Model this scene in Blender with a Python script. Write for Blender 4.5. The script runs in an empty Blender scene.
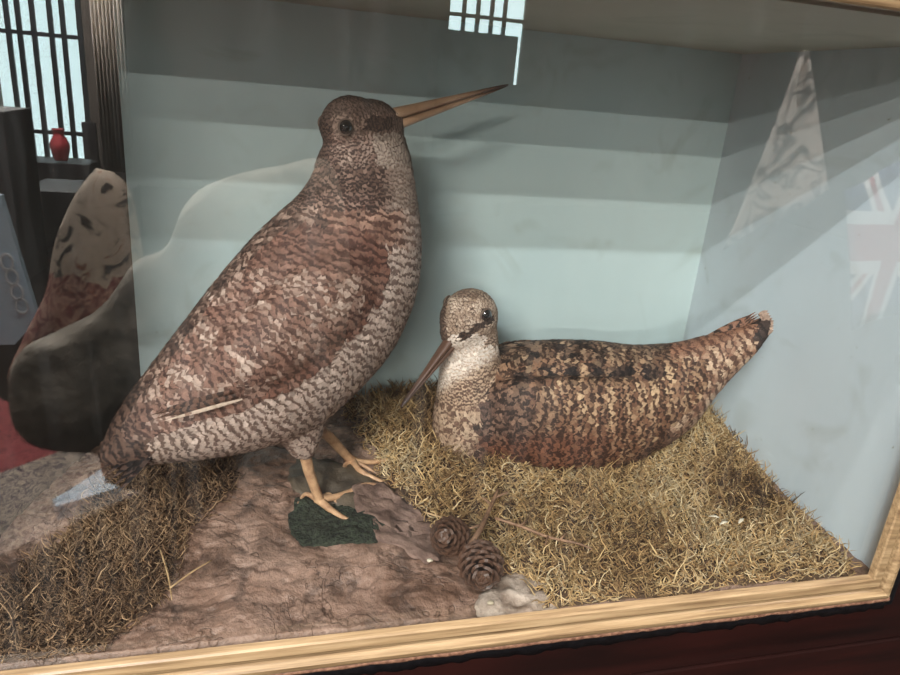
import bpy, bmesh, math, random
import numpy as np
from mathutils import Vector, Matrix, noise as mnoise
from mathutils.bvhtree import BVHTree

random.seed(7); RNG = np.random.default_rng(11)
S = bpy.context.scene
COL = S.collection

# ------------------------------------------------------------------ camera
CP = np.array([-.4302, -.3339, .3123]); FPX = 691.55
def cam_axes(yaw, pitch, roll):
    cy, sy = math.cos(yaw), math.sin(yaw); cp, sp = math.cos(pitch), math.sin(pitch)
    f = np.array([sy*cp, cy*cp, -sp]); r = np.array([cy, -sy, 0]); u = np.cross(r, f)
    c, s = math.cos(roll), math.sin(roll)
    return c*r + s*u, -s*r + c*u, f
CR, CU, CF = cam_axes(.2698, .34, .087)
cam = bpy.data.cameras.new('camera'); camo = bpy.data.objects.new('camera', cam); COL.objects.link(camo)
M = Matrix.Identity(4)
for i in range(3):
    M[i][0] = CR[i]; M[i][1] = CU[i]; M[i][2] = -CF[i]; M[i][3] = CP[i]
camo.matrix_world = M
cam.sensor_width = 36; cam.lens = FPX/900*36; cam.clip_start = .01; cam.clip_end = 100
S.camera = camo

# measuring helpers: where a line of sight of the photograph meets a plane of the place
def ray(x, y): return CF + CR*(x-450)/FPX - CU*(y-337.5)/FPX
def hit(x, y, ax, v):
    d = ray(x, y); t = (v-CP[ax])/d[ax]; return CP + t*d
def hitp(x, y, o, th):
    n = np.array([math.sin(th), -math.cos(th), 0]); d = ray(x, y)
    t = ((np.array(o)-CP) @ n)/(d @ n); return CP + t*d
def proj(P):
    d = np.asarray(P, float)-CP; z = d @ CF
    return np.stack([450+FPX*(d @ CR)/z, 337.5-FPX*(d @ CU)/z], -1)
def seen_in_glass(x, y, yv):          # a point of the room measured by its mirror image in the front glass
    p = hit(x, y, 1, yv); return Vector((p[0], -p[1], p[2]))

def lin(c):
    return tuple(((v/255)/12.92 if v/255 <= .04045 else ((v/255+.055)/1.055)**2.4) for v in c)

# ------------------------------------------------------------------ node helpers
def mat(name):
    m = bpy.data.materials.new(name); m.use_nodes = True
    nt = m.node_tree; nt.nodes.clear()
    out = nt.nodes.new('ShaderNodeOutputMaterial'); b = nt.nodes.new('ShaderNodeBsdfPrincipled')
    nt.links.new(b.outputs[0], out.inputs[0])
    return m, nt, b, out
def N(nt, t, **k):
    n = nt.nodes.new('ShaderNode'+t)
    for a, v in k.items():
        if a in n.inputs: n.inputs[a].default_value = v
        else: setattr(n, a, v)
    return n
def L(nt, a, b): nt.links.new(a, b)
def noise_node(nt, scale, detail=4, rough=.55, vec=None, dist=0):
    n = N(nt, 'TexNoise'); n.inputs['Scale'].default_value = scale; n.inputs['Detail'].default_value = detail
    n.inputs['Roughness'].default_value = rough; n.inputs['Distortion'].default_value = dist
    if vec is None:
        g = N(nt, 'NewGeometry'); vec = g.outputs['Position']
    L(nt, vec, n.inputs['Vector']); return n
def ramp(nt, fac, stops, interp='LINEAR'):
    r = N(nt, 'ValToRGB'); cr = r.color_ramp; cr.interpolation = interp
    while len(cr.elements) < len(stops): cr.elements.new(.5)
    for e, (p, c) in zip(cr.elements, stops):
        e.position = p; e.color = (*c, 1) if len(c) == 3 else c
    L(nt, fac, r.inputs[0]); return r
def mixc(nt, fac, a, b, mode='MIX'):
    m = N(nt, 'Mix'); m.data_type = 'RGBA'; m.blend_type = mode
    for s, v in ((m.inputs[0], fac), (m.inputs[6], a), (m.inputs[7], b)):
        if hasattr(v, 'is_linked'): L(nt, v, s)
        elif isinstance(v, tuple): s.default_value = (*v, 1)
        else: s.default_value = v
    return m.outputs[2]
def mth(nt, op, a, b=None, c=None):
    m = N(nt, 'Math'); m.operation = op
    for i, v in enumerate((a, b, c)):
        if v is None: continue
        if hasattr(v, 'is_linked'): L(nt, v, m.inputs[i])
        else: m.inputs[i].default_value = v
    return m.outputs[0]
def bump(nt, b, h, strength, dist):
    n = N(nt, 'Bump'); n.inputs['Strength'].default_value = strength; n.inputs['Distance'].default_value = dist
    L(nt, h, n.inputs['Height']); L(nt, n.outputs[0], b.inputs['Normal'])
def simple(name, c1, c2, scale, rough=.6, bs=.3, bd=.002, detail=5, metallic=0, stretch=None):
    m, nt, b, o = mat(name)
    vec = None
    if stretch:
        g = N(nt, 'NewGeometry'); mp = N(nt, 'Mapping'); mp.inputs['Scale'].default_value = stretch
        L(nt, g.outputs['Position'], mp.inputs[0]); vec = mp.outputs[0]
    n = noise_node(nt, scale, detail, vec=vec)
    r = ramp(nt, n.outputs[0], [(.32, lin(c1)), (.68, lin(c2))])
    L(nt, r.outputs[0], b.inputs['Base Color']); b.inputs['Roughness'].default_value = rough
    b.inputs['Metallic'].default_value = metallic
    if bs: bump(nt, b, n.outputs[0], bs, bd)
    return m

# ------------------------------------------------------------------ mesh helpers
def link(name, me, material, parent=None, smooth=True):
    o = bpy.data.objects.new(name, me); COL.objects.link(o)
    for m in (material if isinstance(material, (list, tuple)) else [material]): me.materials.append(m)
    if parent is not None: o.parent = parent
    if smooth: me.polygons.foreach_set('use_smooth', [True]*len(me.polygons))
    return o
def bmobj(name, bm, material, parent=None, smooth=True):
    bmesh.ops.recalc_face_normals(bm, faces=bm.faces)
    me = bpy.data.meshes.new(name); bm.to_mesh(me); bm.free()
    return link(name, me, material, parent, smooth)
def empty(name, loc=(0, 0, 0)):
    o = bpy.data.objects.new(name, None); COL.objects.link(o); o.location = loc; o.empty_display_size = .02; return o
def tag(o, label, cat, group=None):
    o['label'] = label; o['category'] = cat
    if group: o['group'] = group
    return o
def structure(o): o['kind'] = 'structure'; return o
def box(bm, lo, hi, bev=0):
    r = bmesh.ops.create_cube(bm, size=1)
    c = [(a+b)/2 for a, b in zip(lo, hi)]; s = [b-a for a, b in zip(lo, hi)]
    for v in r['verts']: v.co = Vector((v.co[i]*s[i]+c[i] for i in range(3)))
    if bev:
        es = {e for v in r['verts'] for e in v.link_edges}
        bmesh.ops.bevel(bm, geom=list(es), offset=bev, segments=2, affect='EDGES', profile=.6)
def boxobj(name, lo, hi, material, parent=None, bev=0):
    bm = bmesh.new(); box(bm, lo, hi, bev); return bmobj(name, bm, material, parent, smooth=False)
def catmull(pts, n):
    P = [np.asarray(p, float) for p in pts]; P = [2*P[0]-P[1]]+P+[2*P[-1]-P[-2]]; out = []
    for i in range(1, len(P)-2):
        for k in range(n):
            t = k/n
            out.append(.5*((2*P[i])+(-P[i-1]+P[i+1])*t+(2*P[i-1]-5*P[i]+4*P[i+1]-P[i+2])*t*t+(-P[i-1]+3*P[i]-3*P[i+1]+P[i+2])*t**3))
    out.append(P[-2]); return np.array(out)
def tube(bm, pts, radii, seg=8, sub=4, flat=1.0, closed=True, lump=0):
    pr = [list(p)+[r] for p, r in zip(pts, radii)]
    C = catmull(pr, sub) if len(pr) > 2 or sub > 1 else np.array(pr)
    rings = []; up = Vector((0, 0, 1))
    prev = None
    for i, c in enumerate(C):
        a = C[max(i-1, 0)][:3]; b = C[min(i+1, len(C)-1)][:3]; t = Vector(b-a).normalized()
        if prev is None:
            s = t.cross(up)
            if s.length < .1: s = t.cross(Vector((1, 0, 0)))
            s.normalize()
        else: s = (prev - t*prev.dot(t)).normalized()
        prev = s; w = t.cross(s); ring = []
        for k in range(seg):
            an = 2*math.pi*k/seg; rr = max(c[3], 1e-5)*(1+lump*math.sin(i*1.7+k*2.3))
            ring.append(bm.verts.new(Vector(c[:3])+s*math.cos(an)*rr+w*math.sin(an)*rr*flat))
        rings.append(ring)
    for A, B in zip(rings, rings[1:]):
        for k in range(seg): bm.faces.new((A[k], A[(k+1) % seg], B[(k+1) % seg], B[k]))
    if closed:
        bm.faces.new(rings[0][::-1]); bm.faces.new(rings[-1])
def loft(bm, stations, seg=28, sub=4, power=1.0):
    """stations: (top point, bottom point, half width, side vector)"""
    raw = [np.concatenate([np.asarray(t, float), np.asarray(b, float), [w]]) for t, b, w, n in stations]
    n = Vector(stations[0][3]).normalized(); C = catmull(raw, sub); rings = []
    for c in C:
        t, b = Vector(c[:3]), Vector(c[3:6]); m = (t+b)/2; a = (t-b)/2; ring = []
        for k in range(seg):
            an = 2*math.pi*k/seg; ca, sa = math.cos(an), math.sin(an)
            ring.append(bm.verts.new(m + a*ca + n*(max(c[6], .0004)*math.copysign(abs(sa)**power, sa))))
        rings.append(ring)
    for A, B in zip(rings, rings[1:]):
        for k in range(seg): bm.faces.new((A[k], A[(k+1) % seg], B[(k+1) % seg], B[k]))
    for r, fl in ((rings[0], True), (rings[-1], False)):
        c = bm.verts.new(sum((v.co for v in r), Vector())/seg)
        for k in range(seg):
            f = (r[(k+1) % seg], r[k], c) if fl else (r[k], r[(k+1) % seg], c)
            bm.faces.new(f)
def ellipsoid(bm, c, ax, seg=24):
    """ax: three vectors = semi axes"""
    r = bmesh.ops.create_uvsphere(bm, u_segments=seg, v_segments=seg//2, radius=1)
    for v in r['verts']:
        p = v.co.copy(); v.co = Vector(c)+Vector(ax[0])*p.x+Vector(ax[1])*p.y+Vector(ax[2])*p.z
def fuse(bm, voxel, smooth):
    """join overlapping volumes into one continuous skin"""
    bmesh.ops.recalc_face_normals(bm, faces=bm.faces)
    me = bpy.data.meshes.new('skin'); bm.to_mesh(me); bm.free()
    o = bpy.data.objects.new('skin', me); COL.objects.link(o)
    m = o.modifiers.new('r', 'REMESH'); m.mode = 'VOXEL'; m.voxel_size = voxel
    s = o.modifiers.new('s', 'SMOOTH'); s.factor = .5; s.iterations = smooth
    bpy.context.view_layer.update()
    dg = bpy.context.evaluated_depsgraph_get()
    res = bpy.data.meshes.new_from_object(o.evaluated_get(dg), depsgraph=dg)
    bpy.data.objects.remove(o); bpy.data.meshes.remove(me)
    return res

# ================================================================== CASE
XR, XL, DB, HT = .0124, -.546, .30, .3696
def paint_mat(name, c1, c2, grime):
    m, nt, b, o = mat(name)
    n = noise_node(nt, 5, 5); r = ramp(nt, n.outputs[0], [(.3, lin(c1)), (.7, lin(c2))])
    n2 = noise_node(nt, 190, 2); g = ramp(nt, n2.outputs[0], [(.74, (0, 0, 0)), (.78, (1, 1, 1))])
    n3 = noise_node(nt, 14, 6, dist=1.5); g3 = ramp(nt, n3.outputs[0], [(.55, (0, 0, 0)), (.8, (.35, .35, .35))])
    c = mixc(nt, g.outputs[0], r.outputs[0], lin(grime)); c = mixc(nt, g3.outputs[0], c, lin(grime))
    L(nt, c, b.inputs['Base Color']); b.inputs['Roughness'].default_value = .55
    bump(nt, b, n3.outputs[0], .15, .004); return m
m_paint = paint_mat('duck_egg_paint', (183, 203, 206), (194, 211, 212), (140, 140, 125))
m_side = paint_mat('pale_grey_paint', (188, 201, 208), (199, 209, 215), (150, 150, 140))
m_ceil = paint_mat('dull_brown_paint', (176, 168, 152), (192, 184, 168), (130, 118, 100))
m_dark = simple('dark_shade_paint', (44, 37, 32), (62, 52, 46), 9, .8)  # shade of the left side panel is put into this dark colour
m_wood = simple('mahogany', (18, 7, 6), (38, 13, 10), 22, .5, .2, .001, stretch=(.25, 1, 2.2))
m_gilt, nt, b, o = mat('pale_wood_moulding')
g = N(nt, 'NewGeometry'); mp = N(nt, 'Mapping'); mp.inputs['Scale'].default_value = (.10, 2.6, 2.6); L(nt, g.outputs['Position'], mp.inputs[0])
n = noise_node(nt, 110, 6, .65, mp.outputs[0]); r = ramp(nt, n.outputs[0], [(.3, lin((92, 70, 48))), (.5, lin((136, 112, 82))), (.72, lin((166, 142, 110)))])
L(nt, r.outputs[0], b.inputs['Base Color']); b.inputs['Roughness'].default_value = .42; bump(nt, b, n.outputs[0], .25, .0006)
m_tape = simple('black_tape', (8, 8, 10), (20, 19, 22), 160, .35, .6, .001)
m_copper = simple('worn_copper_edge', (84, 52, 38), (150, 112, 90), 300, .6)

case = tag(empty('display_case', (-.27, .15, -.06)), 'glass fronted wooden display case with pale blue painted lining holding two stuffed woodcocks', 'display case')
def casepart(name, lo, hi, m, bev=0):
    o = boxobj(name, lo, hi, m, None, bev); o.parent = case; o.matrix_parent_inverse = Matrix.Translation(-Vector(case.location)); return o
def adopt(o, p):
    o.parent = p; o.matrix_parent_inverse = Matrix.Translation(-Vector(p.location)); return o
casepart('back_panel', (XL-.02, DB, -.05), (XR+.02, DB+.012, HT+.012), m_paint)
casepart('right_side_panel', (XR, .0035, -.05), (XR+.014, DB, HT+.012), m_side)
XF = -.64                      # the left side panel is splayed: this is its front edge
bm = bmesh.new(); lp = [(XF, .0035), (XL, DB), (XL-.016, DB), (XF-.016, .0035)]
va = [bm.verts.new((x, y, -.05)) for x, y in lp]; vb = [bm.verts.new((x, y, HT)) for x, y in lp]
bm.faces.new(va); bm.faces.new(vb)
for i in range(4): bm.faces.new((va[i], va[(i+1) % 4], vb[(i+1) % 4], vb[i]))
adopt(bmobj('left_side_panel', bm, m_dark, None, False), case)['label'] = 'left side panel, shade put into its dark colour'
casepart('top_panel', (-.66, .0035, HT), (XR+.014, DB+.012, HT+.014), m_ceil)
casepart('bottom_panel', (-.66, .0035, -.062), (XR+.014, DB+.012, -.05), m_dark)
casepart('plinth', (-.78, -.004, -.95), (XR+.12, DB+.03, -.062), m_wood, .003)
# dark mahogany face around the opening
casepart('lower_rail', (-.74, -.004, -.062), (XR+.10, .003, -.006), m_wood, .0015)
casepart('right_stile', (XR+.004, -.004, -.006), (XR+.10, .003, HT+.06), m_wood, .0015)
casepart('left_stile', (-.74, -.004, -.006), (XF-.004, .003, HT+.06), m_wood, .0015)
casepart('upper_rail', (XF-.004, -.004, HT+.006), (XR+.004, .003, HT+.06), m_wood, .0015)

# moulding: profile swept around the opening with mitred corners
def sweep_side(name, a, b, out, prof):
    """a,b: inner corners on the glass plane; out: outward unit in the frame plane; prof: (outward, forward)"""
    bm = bmesh.new(); a = Vector(a); b = Vector(b); out = Vector(out); d = (b-a).normalized(); rows = []
    K = 24
    for k in range(K+1):
        t = k/K; row = []
        for u, f in prof:
            p = a.lerp(b, t) + out*u + Vector((0, -1, 0))*f
            p += d*(u*(2*t-1))          # mitre
            row.append(bm.verts.new(p))
        rows.append(row)
    for A, B in zip(rows, rows[1:]):
        for i in range(len(prof)): bm.faces.new((A[i], B[i], B[(i+1) % len(prof)], A[(i+1) % len(prof)]))
    bm.faces.new(rows[0]); bm.faces.new(rows[-1][::-1])
    o = bmobj(name, bm, m_gilt, None, smooth=False); return adopt(o, case)
prof = [(0, 0), (0, .0050), (.0010, .0060), (.0064, .0066), (.0074, .0036), (.0084, .0036), (.0094, .0078)]
for k in range(9):
    an = math.pi/2*k/8; prof.append((.0125+.0065*math.sin(an), .0055+.0055*math.cos(an)-.001))
prof += [(.0195, .0)]
x0, x1, z0, z1 = XF+.003, 0.0, 0.0, .371
sweep_side('bottom_moulding', (x0, 0, z0), (x1, 0, z0), (0, 0, -1), prof)
sweep_side('right_moulding', (x1, 0, z0), (x1, 0, z1), (1, 0, 0), prof)
sweep_side('top_moulding', (x1, 0, z1), (x0, 0, z1), (0, 0, 1), prof)
sweep_side('left_moulding', (x0, 0, z1), (x0, 0, z0), (-1, 0, 0), prof)
# ragged black sealing strip with a copper coloured torn edge below and beside the moulding
def strip(name, m, w, lift, seed, base=.0185):
    bm = bmesh.new(); rows = []
    path = [Vector((x0-.03+(x1+.02-x0+.03)*i/160, 0, -base)) for i in range(161)]
    for i, p in enumerate(path):
        nz = w*(1+.35*mnoise.noise(Vector((p.x*55, seed, 0)))+.25*mnoise.noise(Vector((p.x*190, seed, 3))))
        y = -.0042-lift-.0004*mnoise.noise(Vector((p.x*120, seed, 9)))
        rows.append([bm.verts.new((p.x, y, p.z+.001)), bm.verts.new((p.x, y-.0006, p.z-nz*.5)), bm.verts.new((p.x, y, p.z-nz)), bm.verts.new((p.x, -.004, p.z-nz-.0002)), bm.verts.new((p.x, -.004, p.z+.001))])
    for A, B in zip(rows, rows[1:]):
        for k in range(5): bm.faces.new((A[k], B[k], B[(k+1) % 5], A[(k+1) % 5]))
    bm.faces.new(rows[0]); bm.faces.new(rows[-1][::-1])
    adopt(bmobj(name, bm, m, None), case)
strip('sealing_strip', m_tape, .0115, .0006, 2.0)
strip('torn_edge', m_copper, .0030, .0026, 7.0)
bm = bmesh.new(); box(bm, (x1+.0188, -.0055, -.026), (x1+.026, -.004, z1+.02)); adopt(bmobj('side_sealing_strip', bm, m_tape, None, False), case)

# glass: thin pane, clear with Schlick reflection and a trace of dust
m_glass = bpy.data.materials.new('old_glass'); m_glass.use_nodes = True; nt = m_glass.node_tree; nt.nodes.clear()
out = N(nt, 'OutputMaterial'); tr = N(nt, 'BsdfTransparent'); gl = N(nt, 'BsdfGlossy'); gl.inputs['Roughness'].default_value = .0
tr.inputs[0].default_value = (.985, .99, .985, 1)
g = N(nt, 'NewGeometry'); dp = N(nt, 'VectorMath'); dp.operation = 'DOT_PRODUCT'
L(nt, g.outputs['Incoming'], dp.inputs[0]); L(nt, g.outputs['Normal'], dp.inputs[1])
a = mth(nt, 'ABSOLUTE', dp.outputs['Value']); a = mth(nt, 'SUBTRACT', 1.0, a); a = mth(nt, 'POWER', a, 5.0)
F0 = .07
a = mth(nt, 'MULTIPLY_ADD', a, 1-F0, F0)
mx = N(nt, 'MixShader'); L(nt, a, mx.inputs[0]); L(nt, tr.outputs[0], mx.inputs[1]); L(nt, gl.outputs[0], mx.inputs[2])
df = N(nt, 'BsdfDiffuse'); df.inputs[0].default_value = (.75, .75, .75, 1)
mp = N(nt, 'Mapping'); mp.inputs['Rotation'].default_value = (0, .25, 0); mp.inputs['Scale'].default_value = (9, 1, .7); L(nt, g.outputs['Position'], mp.inputs[0])
n = noise_node(nt, 9, 6, .6, mp.outputs[0]); r = ramp(nt, n.outputs[0], [(.5, (.001,)*3), (.72, (.010,)*3), (.86, (.04,)*3)])
mx2 = N(nt, 'MixShader'); L(nt, r.outputs[0], mx2.inputs[0]); L(nt, mx.outputs[0], mx2.inputs[1]); L(nt, df.outputs[0], mx2.inputs[2])
L(nt, mx2.outputs[0], out.inputs[0])
casepart('glass_pane', (x0-.003, .0002, -.003), (x1+.003, .0032, z1+.003), m_glass)

# ================================================================== GROUND INSIDE
def wall_x(y): return XF+(XL-XF)*(y-.0035)/(DB-.0035)
def sst(a, b, x):
    t = min(1, max(0, (x-a)/(b-a))); return t*t*(3-2*t)
def fbm(x, y, s, o=4, seed=0): return mnoise.fractal(Vector((x*s, y*s, seed)), .9, 2.1, o)
def ground(x, y, fine=True):
    right = sst(-.37, -.28, x)
    h = .014*sst(.02, .2, y)*(1-right) + (.026*sst(.07, .24, y)-.004)*right
    h += .0045*fbm(x, y, 9, 3, 3)
    # hollow under the feet, ridge of crumpled rock in front
    d = math.hypot((x+.40)/.045, (y-.115)/.028); h -= .006*math.exp(-d*d)
    if fine:
        r = abs(fbm(x+.02*fbm(x, y, 20, 2, 5), y, 11, 4, 8)); h += .0055*(.5-r)*(1-right*.8)*sst(0, .02, y)
        h -= .0022*max(0, 1-abs(fbm(x+.01*fbm(x, y, 40, 2, 2), y*1.3, 26, 4, 31))*9)*(1-right*.8)*sst(0, .015, y)
        h += .0013*fbm(x, y, 90, 4, 1)
    return h
nx, ny = 330, 180; bm = bmesh.new(); G = []
for j in range(ny+1):
    y = .0045+(DB-.0055)*j/ny; row = []
    for i in range(nx+1):
        xl_ = wall_x(y)+.0005; x = xl_+(XR-.0005-xl_)*i/nx; row.append(bm.verts.new((x, y, ground(x, y))))
    G.append(row)
for j in range(ny):
    for i in range(nx): bm.faces.new((G[j][i], G[j][i+1], G[j+1][i+1], G[j+1][i]))
low = [[bm.verts.new((v.co.x, v.co.y, -.0495)) for v in e] for e in (G[0], G[-1])]
for (e, l) in ((G[0], low[0]), (G[-1], low[1])):
    for i in range(nx): bm.faces.new((e[i], l[i], l[i+1], e[i+1]))
m_rock, nt, b, o = mat('painted_rockwork')
n1 = noise_node(nt, 11, 7, .62, dist=.8); n2 = noise_node(nt, 34, 7, .66, dist=.35); n3 = noise_node(nt, 300, 3)
c = ramp(nt, n1.outputs[0], [(.30, lin((84, 60, 47))), (.46, lin((124, 96, 81))), (.62, lin((156, 128, 113))), (.76, lin((196, 170, 156)))])
v2 = ramp(nt, n2.outputs[0], [(.40, lin((60, 42, 34))), (.5, (1, 1, 1)), (.62, (1, 1, 1)), (.75, (1.25, 1.2, 1.15))])
c = mixc(nt, .6, c.outputs[0], v2.outputs[0], 'MULTIPLY')
n4 = noise_node(nt, 10, 5, .6, dist=.6); ck = mth(nt, 'ABSOLUTE', mth(nt, 'SUBTRACT', n4.outputs[0], .5)); ckr = ramp(nt, ck, [(.0, (.32, .28, .26)), (.008, (1, 1, 1))])
spk = ramp(nt, noise_node(nt, 240, 4, .7).outputs[0], [(.32, (.55, .5, .48)), (.45, (1, 1, 1)), (.62, (1, 1, 1)), (.74, (1.5, 1.45, 1.4))])
c = mixc(nt, .8, c, ckr.outputs[0], 'MULTIPLY'); c = mixc(nt, 1., c, spk.outputs[0], 'MULTIPLY')
L(nt, c, b.inputs['Base Color']); b.inputs['Roughness'].default_value = .42
h = mth(nt, 'ADD', n2.outputs[0], mth(nt, 'MULTIPLY', n3.outputs[0], .22)); h = mth(nt, 'ADD', h, mth(nt, 'MULTIPLY', ckr.outputs[0], .12)); bump(nt, b, h, .8, .006)
rock = bmobj('rock_groundwork', bm, m_rock)
tag(rock, 'crumpled brown imitation rock ground along the front of the case', 'ground')

# ---------------------------------------------------------------- moss
def inpoly(P, poly):
    x, y = P[:, 0], P[:, 1]; ins = np.zeros(len(P), bool); n = len(poly)
    for i in range(n):
        xa, ya = poly[i]; xb, yb = poly[(i+1) % n]
        c = ((ya > y) != (yb > y)) & (x < (xb-xa)*(y-ya)/((yb-ya)+1e-12)+xa); ins ^= c
    return ins
def px_poly(poly, z): return [tuple(np.clip(hit(px, py, 2, z)[:2], (XF+.006, .0055), (XR-.003, DB-.004))) for px, py in poly]
def edge_dist(P, poly):
    d = np.full(len(P), 9.)
    for i in range(len(poly)):
        a = np.array(poly[i]); b = np.array(poly[(i+1) % len(poly)]); ab = b-a
        t = np.clip(((P-a) @ ab)/(ab @ ab+1e-12), 0, 1); d = np.minimum(d, np.linalg.norm(P-(a+t[:, None]*ab), axis=1))
    return d
MOSS_R = px_poly([(338, 408), (360, 398), (430, 400), (560, 380), (705, 395), (735, 425), (800, 500), (868, 560), (880, 584), (700, 602), (572, 616), (548, 592), (530, 560), (505, 548), (490, 530), (470, 512), (440, 515), (412, 500), (385, 475), (368, 450), (350, 425)], .012)
MOSS_L = px_poly([(150, 452), (238, 455), (236, 490), (195, 525), (172, 560), (150, 598), (90, 640), (10, 670), (-40, 660), (-20, 600), (60, 540), (110, 495), (120, 468)], .008)
def moss_top(x, y, poly, thick):
    d = edge_dist(np.array([[x, y]]), poly)[0]
    return ground(x, y, False) + thick*min(1, d/.02)**.6
def moss_patch(name, poly, thick, count, c_list, label, radius, lens):
    P = np.array(poly); lo, hi = P.min(0), P.max(0)
    pts = RNG.uniform(lo, hi, (count*4, 2)); jit = RNG.normal(0, .0025, pts.shape)
    ok = inpoly(pts+jit, poly); pts = pts[ok][:count]
    K = len(pts); d = edge_dist(pts, poly); base = np.array([ground(a, b, False) for a, b in pts])
    lump = np.array([mnoise.noise(Vector((a*45, b*45, 2))) for a, b in pts])
    z = base + thick*np.minimum(1, d/.02)**.6*RNG.uniform(.55, 1.12, K) + .004*lump*np.minimum(1, d/.015)
    SEG = 6; p = np.column_stack([pts, z]); path = [p.copy()]
    an = RNG.uniform(0, 2*np.pi, K); el = RNG.normal(.05, .35, K); ln = RNG.uniform(*lens, K)/SEG
    curl = RNG.normal(0, .72, K); cel = RNG.normal(0, .25, K)
    for s in range(SEG):
        an = an+curl+RNG.normal(0, .45, K); el = np.clip(el+cel+RNG.normal(-.08, .3, K), -.8, .9)
        p = p+np.column_stack([np.cos(an)*np.cos(el), np.sin(an)*np.cos(el), np.sin(el)])*ln[:, None]
        p[:, 1] = np.clip(p[:, 1], .0055, DB-.002); p[:, 0] = np.clip(p[:, 0], XF+.004+(XL-XF)*(p[:, 1]-.0035)/(DB-.0035), XR-.002)
        path.append(p.copy())
    path = np.array(path)                                  # SEG+1,K,3
    tan = np.gradient(path, axis=0); tan /= np.linalg.norm(tan, axis=2, keepdims=True)+1e-9
    up = np.array([.13, .21, 1.]); s = np.cross(tan, up); s /= np.linalg.norm(s, axis=2, keepdims=True)+1e-9; w = np.cross(tan, s)
    rad = radius*RNG.uniform(.6, 1.25, K)
    ta = np.array([.8, 1, 1, .9, .75, .55, .2])
    V = np.zeros((SEG+1, K, 3, 3))
    for k in range(3):
        a = 2*np.pi*k/3; V[:, :, k] = path+(s*np.cos(a)+w*np.sin(a))*(rad[None, :, None]*ta[:, None, None])
    V = V.transpose(1, 0, 2, 3).reshape(-1, 3)
    q = []
    for i in range(SEG):
        for k in range(3): q.append([i*3+k, i*3+(k+1) % 3, (i+1)*3+(k+1) % 3, (i+1)*3+k])
    q = np.array(q); Q = (q[None]+(np.arange(K)*(SEG+1)*3)[:, None, None]).reshape(-1, 4)
    # bed under the strands
    bm = bmesh.new(); n = 110; vs = {}
    xs = np.linspace(lo[0]-.002, hi[0]+.002, n); ys = np.linspace(lo[1]-.002, hi[1]+.002, n)
    GX, GY = np.meshgrid(xs, ys); fl = np.column_stack([GX.ravel(), GY.ravel()]); ins = inpoly(fl, poly).reshape(n, n); de = edge_dist(fl, poly).reshape(n, n)
    bv = []; bi = -np.ones((n, n), int)
    for j in range(n):
        for i in range(n):
            x, y = xs[i], ys[j]
            e = de[j, i] if ins[j, i] else 0
            t = ground(x, y, False)+(thick*.62*min(1, e/.02)**.6+.003*mnoise.noise(Vector((x*60, y*60, 2)))*min(1, e/.01) if ins[j, i] else -.008)
            bi[j, i] = len(bv); bv.append((min(max(x, wall_x(y)+.002), XR-.001), min(max(y, .005), DB-.001), t))
    bq = [[bi[j, i], bi[j, i+1], bi[j+1, i+1], bi[j+1, i]] for j in range(n-1) for i in range(n-1) if ins[j:j+2, i:i+2].any()]
    off = len(V); V = np.vstack([V, np.array(bv)]); Q = np.vstack([Q, np.array(bq)+off])
    me = bpy.data.meshes.new(name); me.vertices.add(len(V)); me.vertices.foreach_set('co', V.ravel())
    me.loops.add(Q.size); me.loops.foreach_set('vertex_index', Q.ravel().astype(np.int32))
    me.polygons.add(len(Q)); me.polygons.foreach_set('loop_start', np.arange(0, Q.size, 4, dtype=np.int32)); me.polygons.foreach_set('loop_total', np.full(len(Q), 4, np.int32))
    me.update(calc_edges=True)
    C = np.array([lin(c) for c in c_list]); zone = np.array([mnoise.noise(Vector((a*16, b*16, 7))) for a, b in pts])
    w1 = np.clip(.52+zone*.55+RNG.normal(0, .26, K), 0, .999)*(len(C)-1); i0 = w1.astype(int); f = (w1-i0)[:, None]
    cc = C[i0]*(1-f)+C[np.minimum(i0+1, len(C)-1)]*f; cc = cc*RNG.uniform(.5, 1.1, (K, 1))
    cv = np.vstack([np.repeat(cc, (SEG+1)*3, axis=0), np.tile(np.array(lin((66, 46, 30))), (len(bv), 1))])
    at = me.color_attributes.new('tint', 'FLOAT_COLOR', 'POINT'); at.data.foreach_set('color', np.column_stack([cv, np.ones(len(cv))]).ravel())
    o = link(name, me, m_moss); tag(o, label, 'moss'); o['kind'] = 'stuff'; return o
m_moss, nt, b, o = mat('dried_moss'); at = N(nt, 'Attribute'); at.attribute_name = 'tint'
L(nt, at.outputs['Color'], b.inputs['Base Color']); b.inputs['Roughness'].default_value = .75
moss_patch('dried_moss', MOSS_R, .010, 24000, [(84, 62, 42), (138, 106, 70), (184, 148, 100), (214, 182, 130), (226, 204, 164)],
           'mound of dry yellow moss strands under the sitting woodcock', .00054, (.010, .023))
moss_patch('dried_moss', MOSS_L, .008, 9000, [(66, 47, 34), (102, 77, 55), (144, 112, 82), (176, 144, 110)],
           'strip of dry brownish moss at left below the standing woodcock tail', .00050, (.009, .020))

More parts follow.
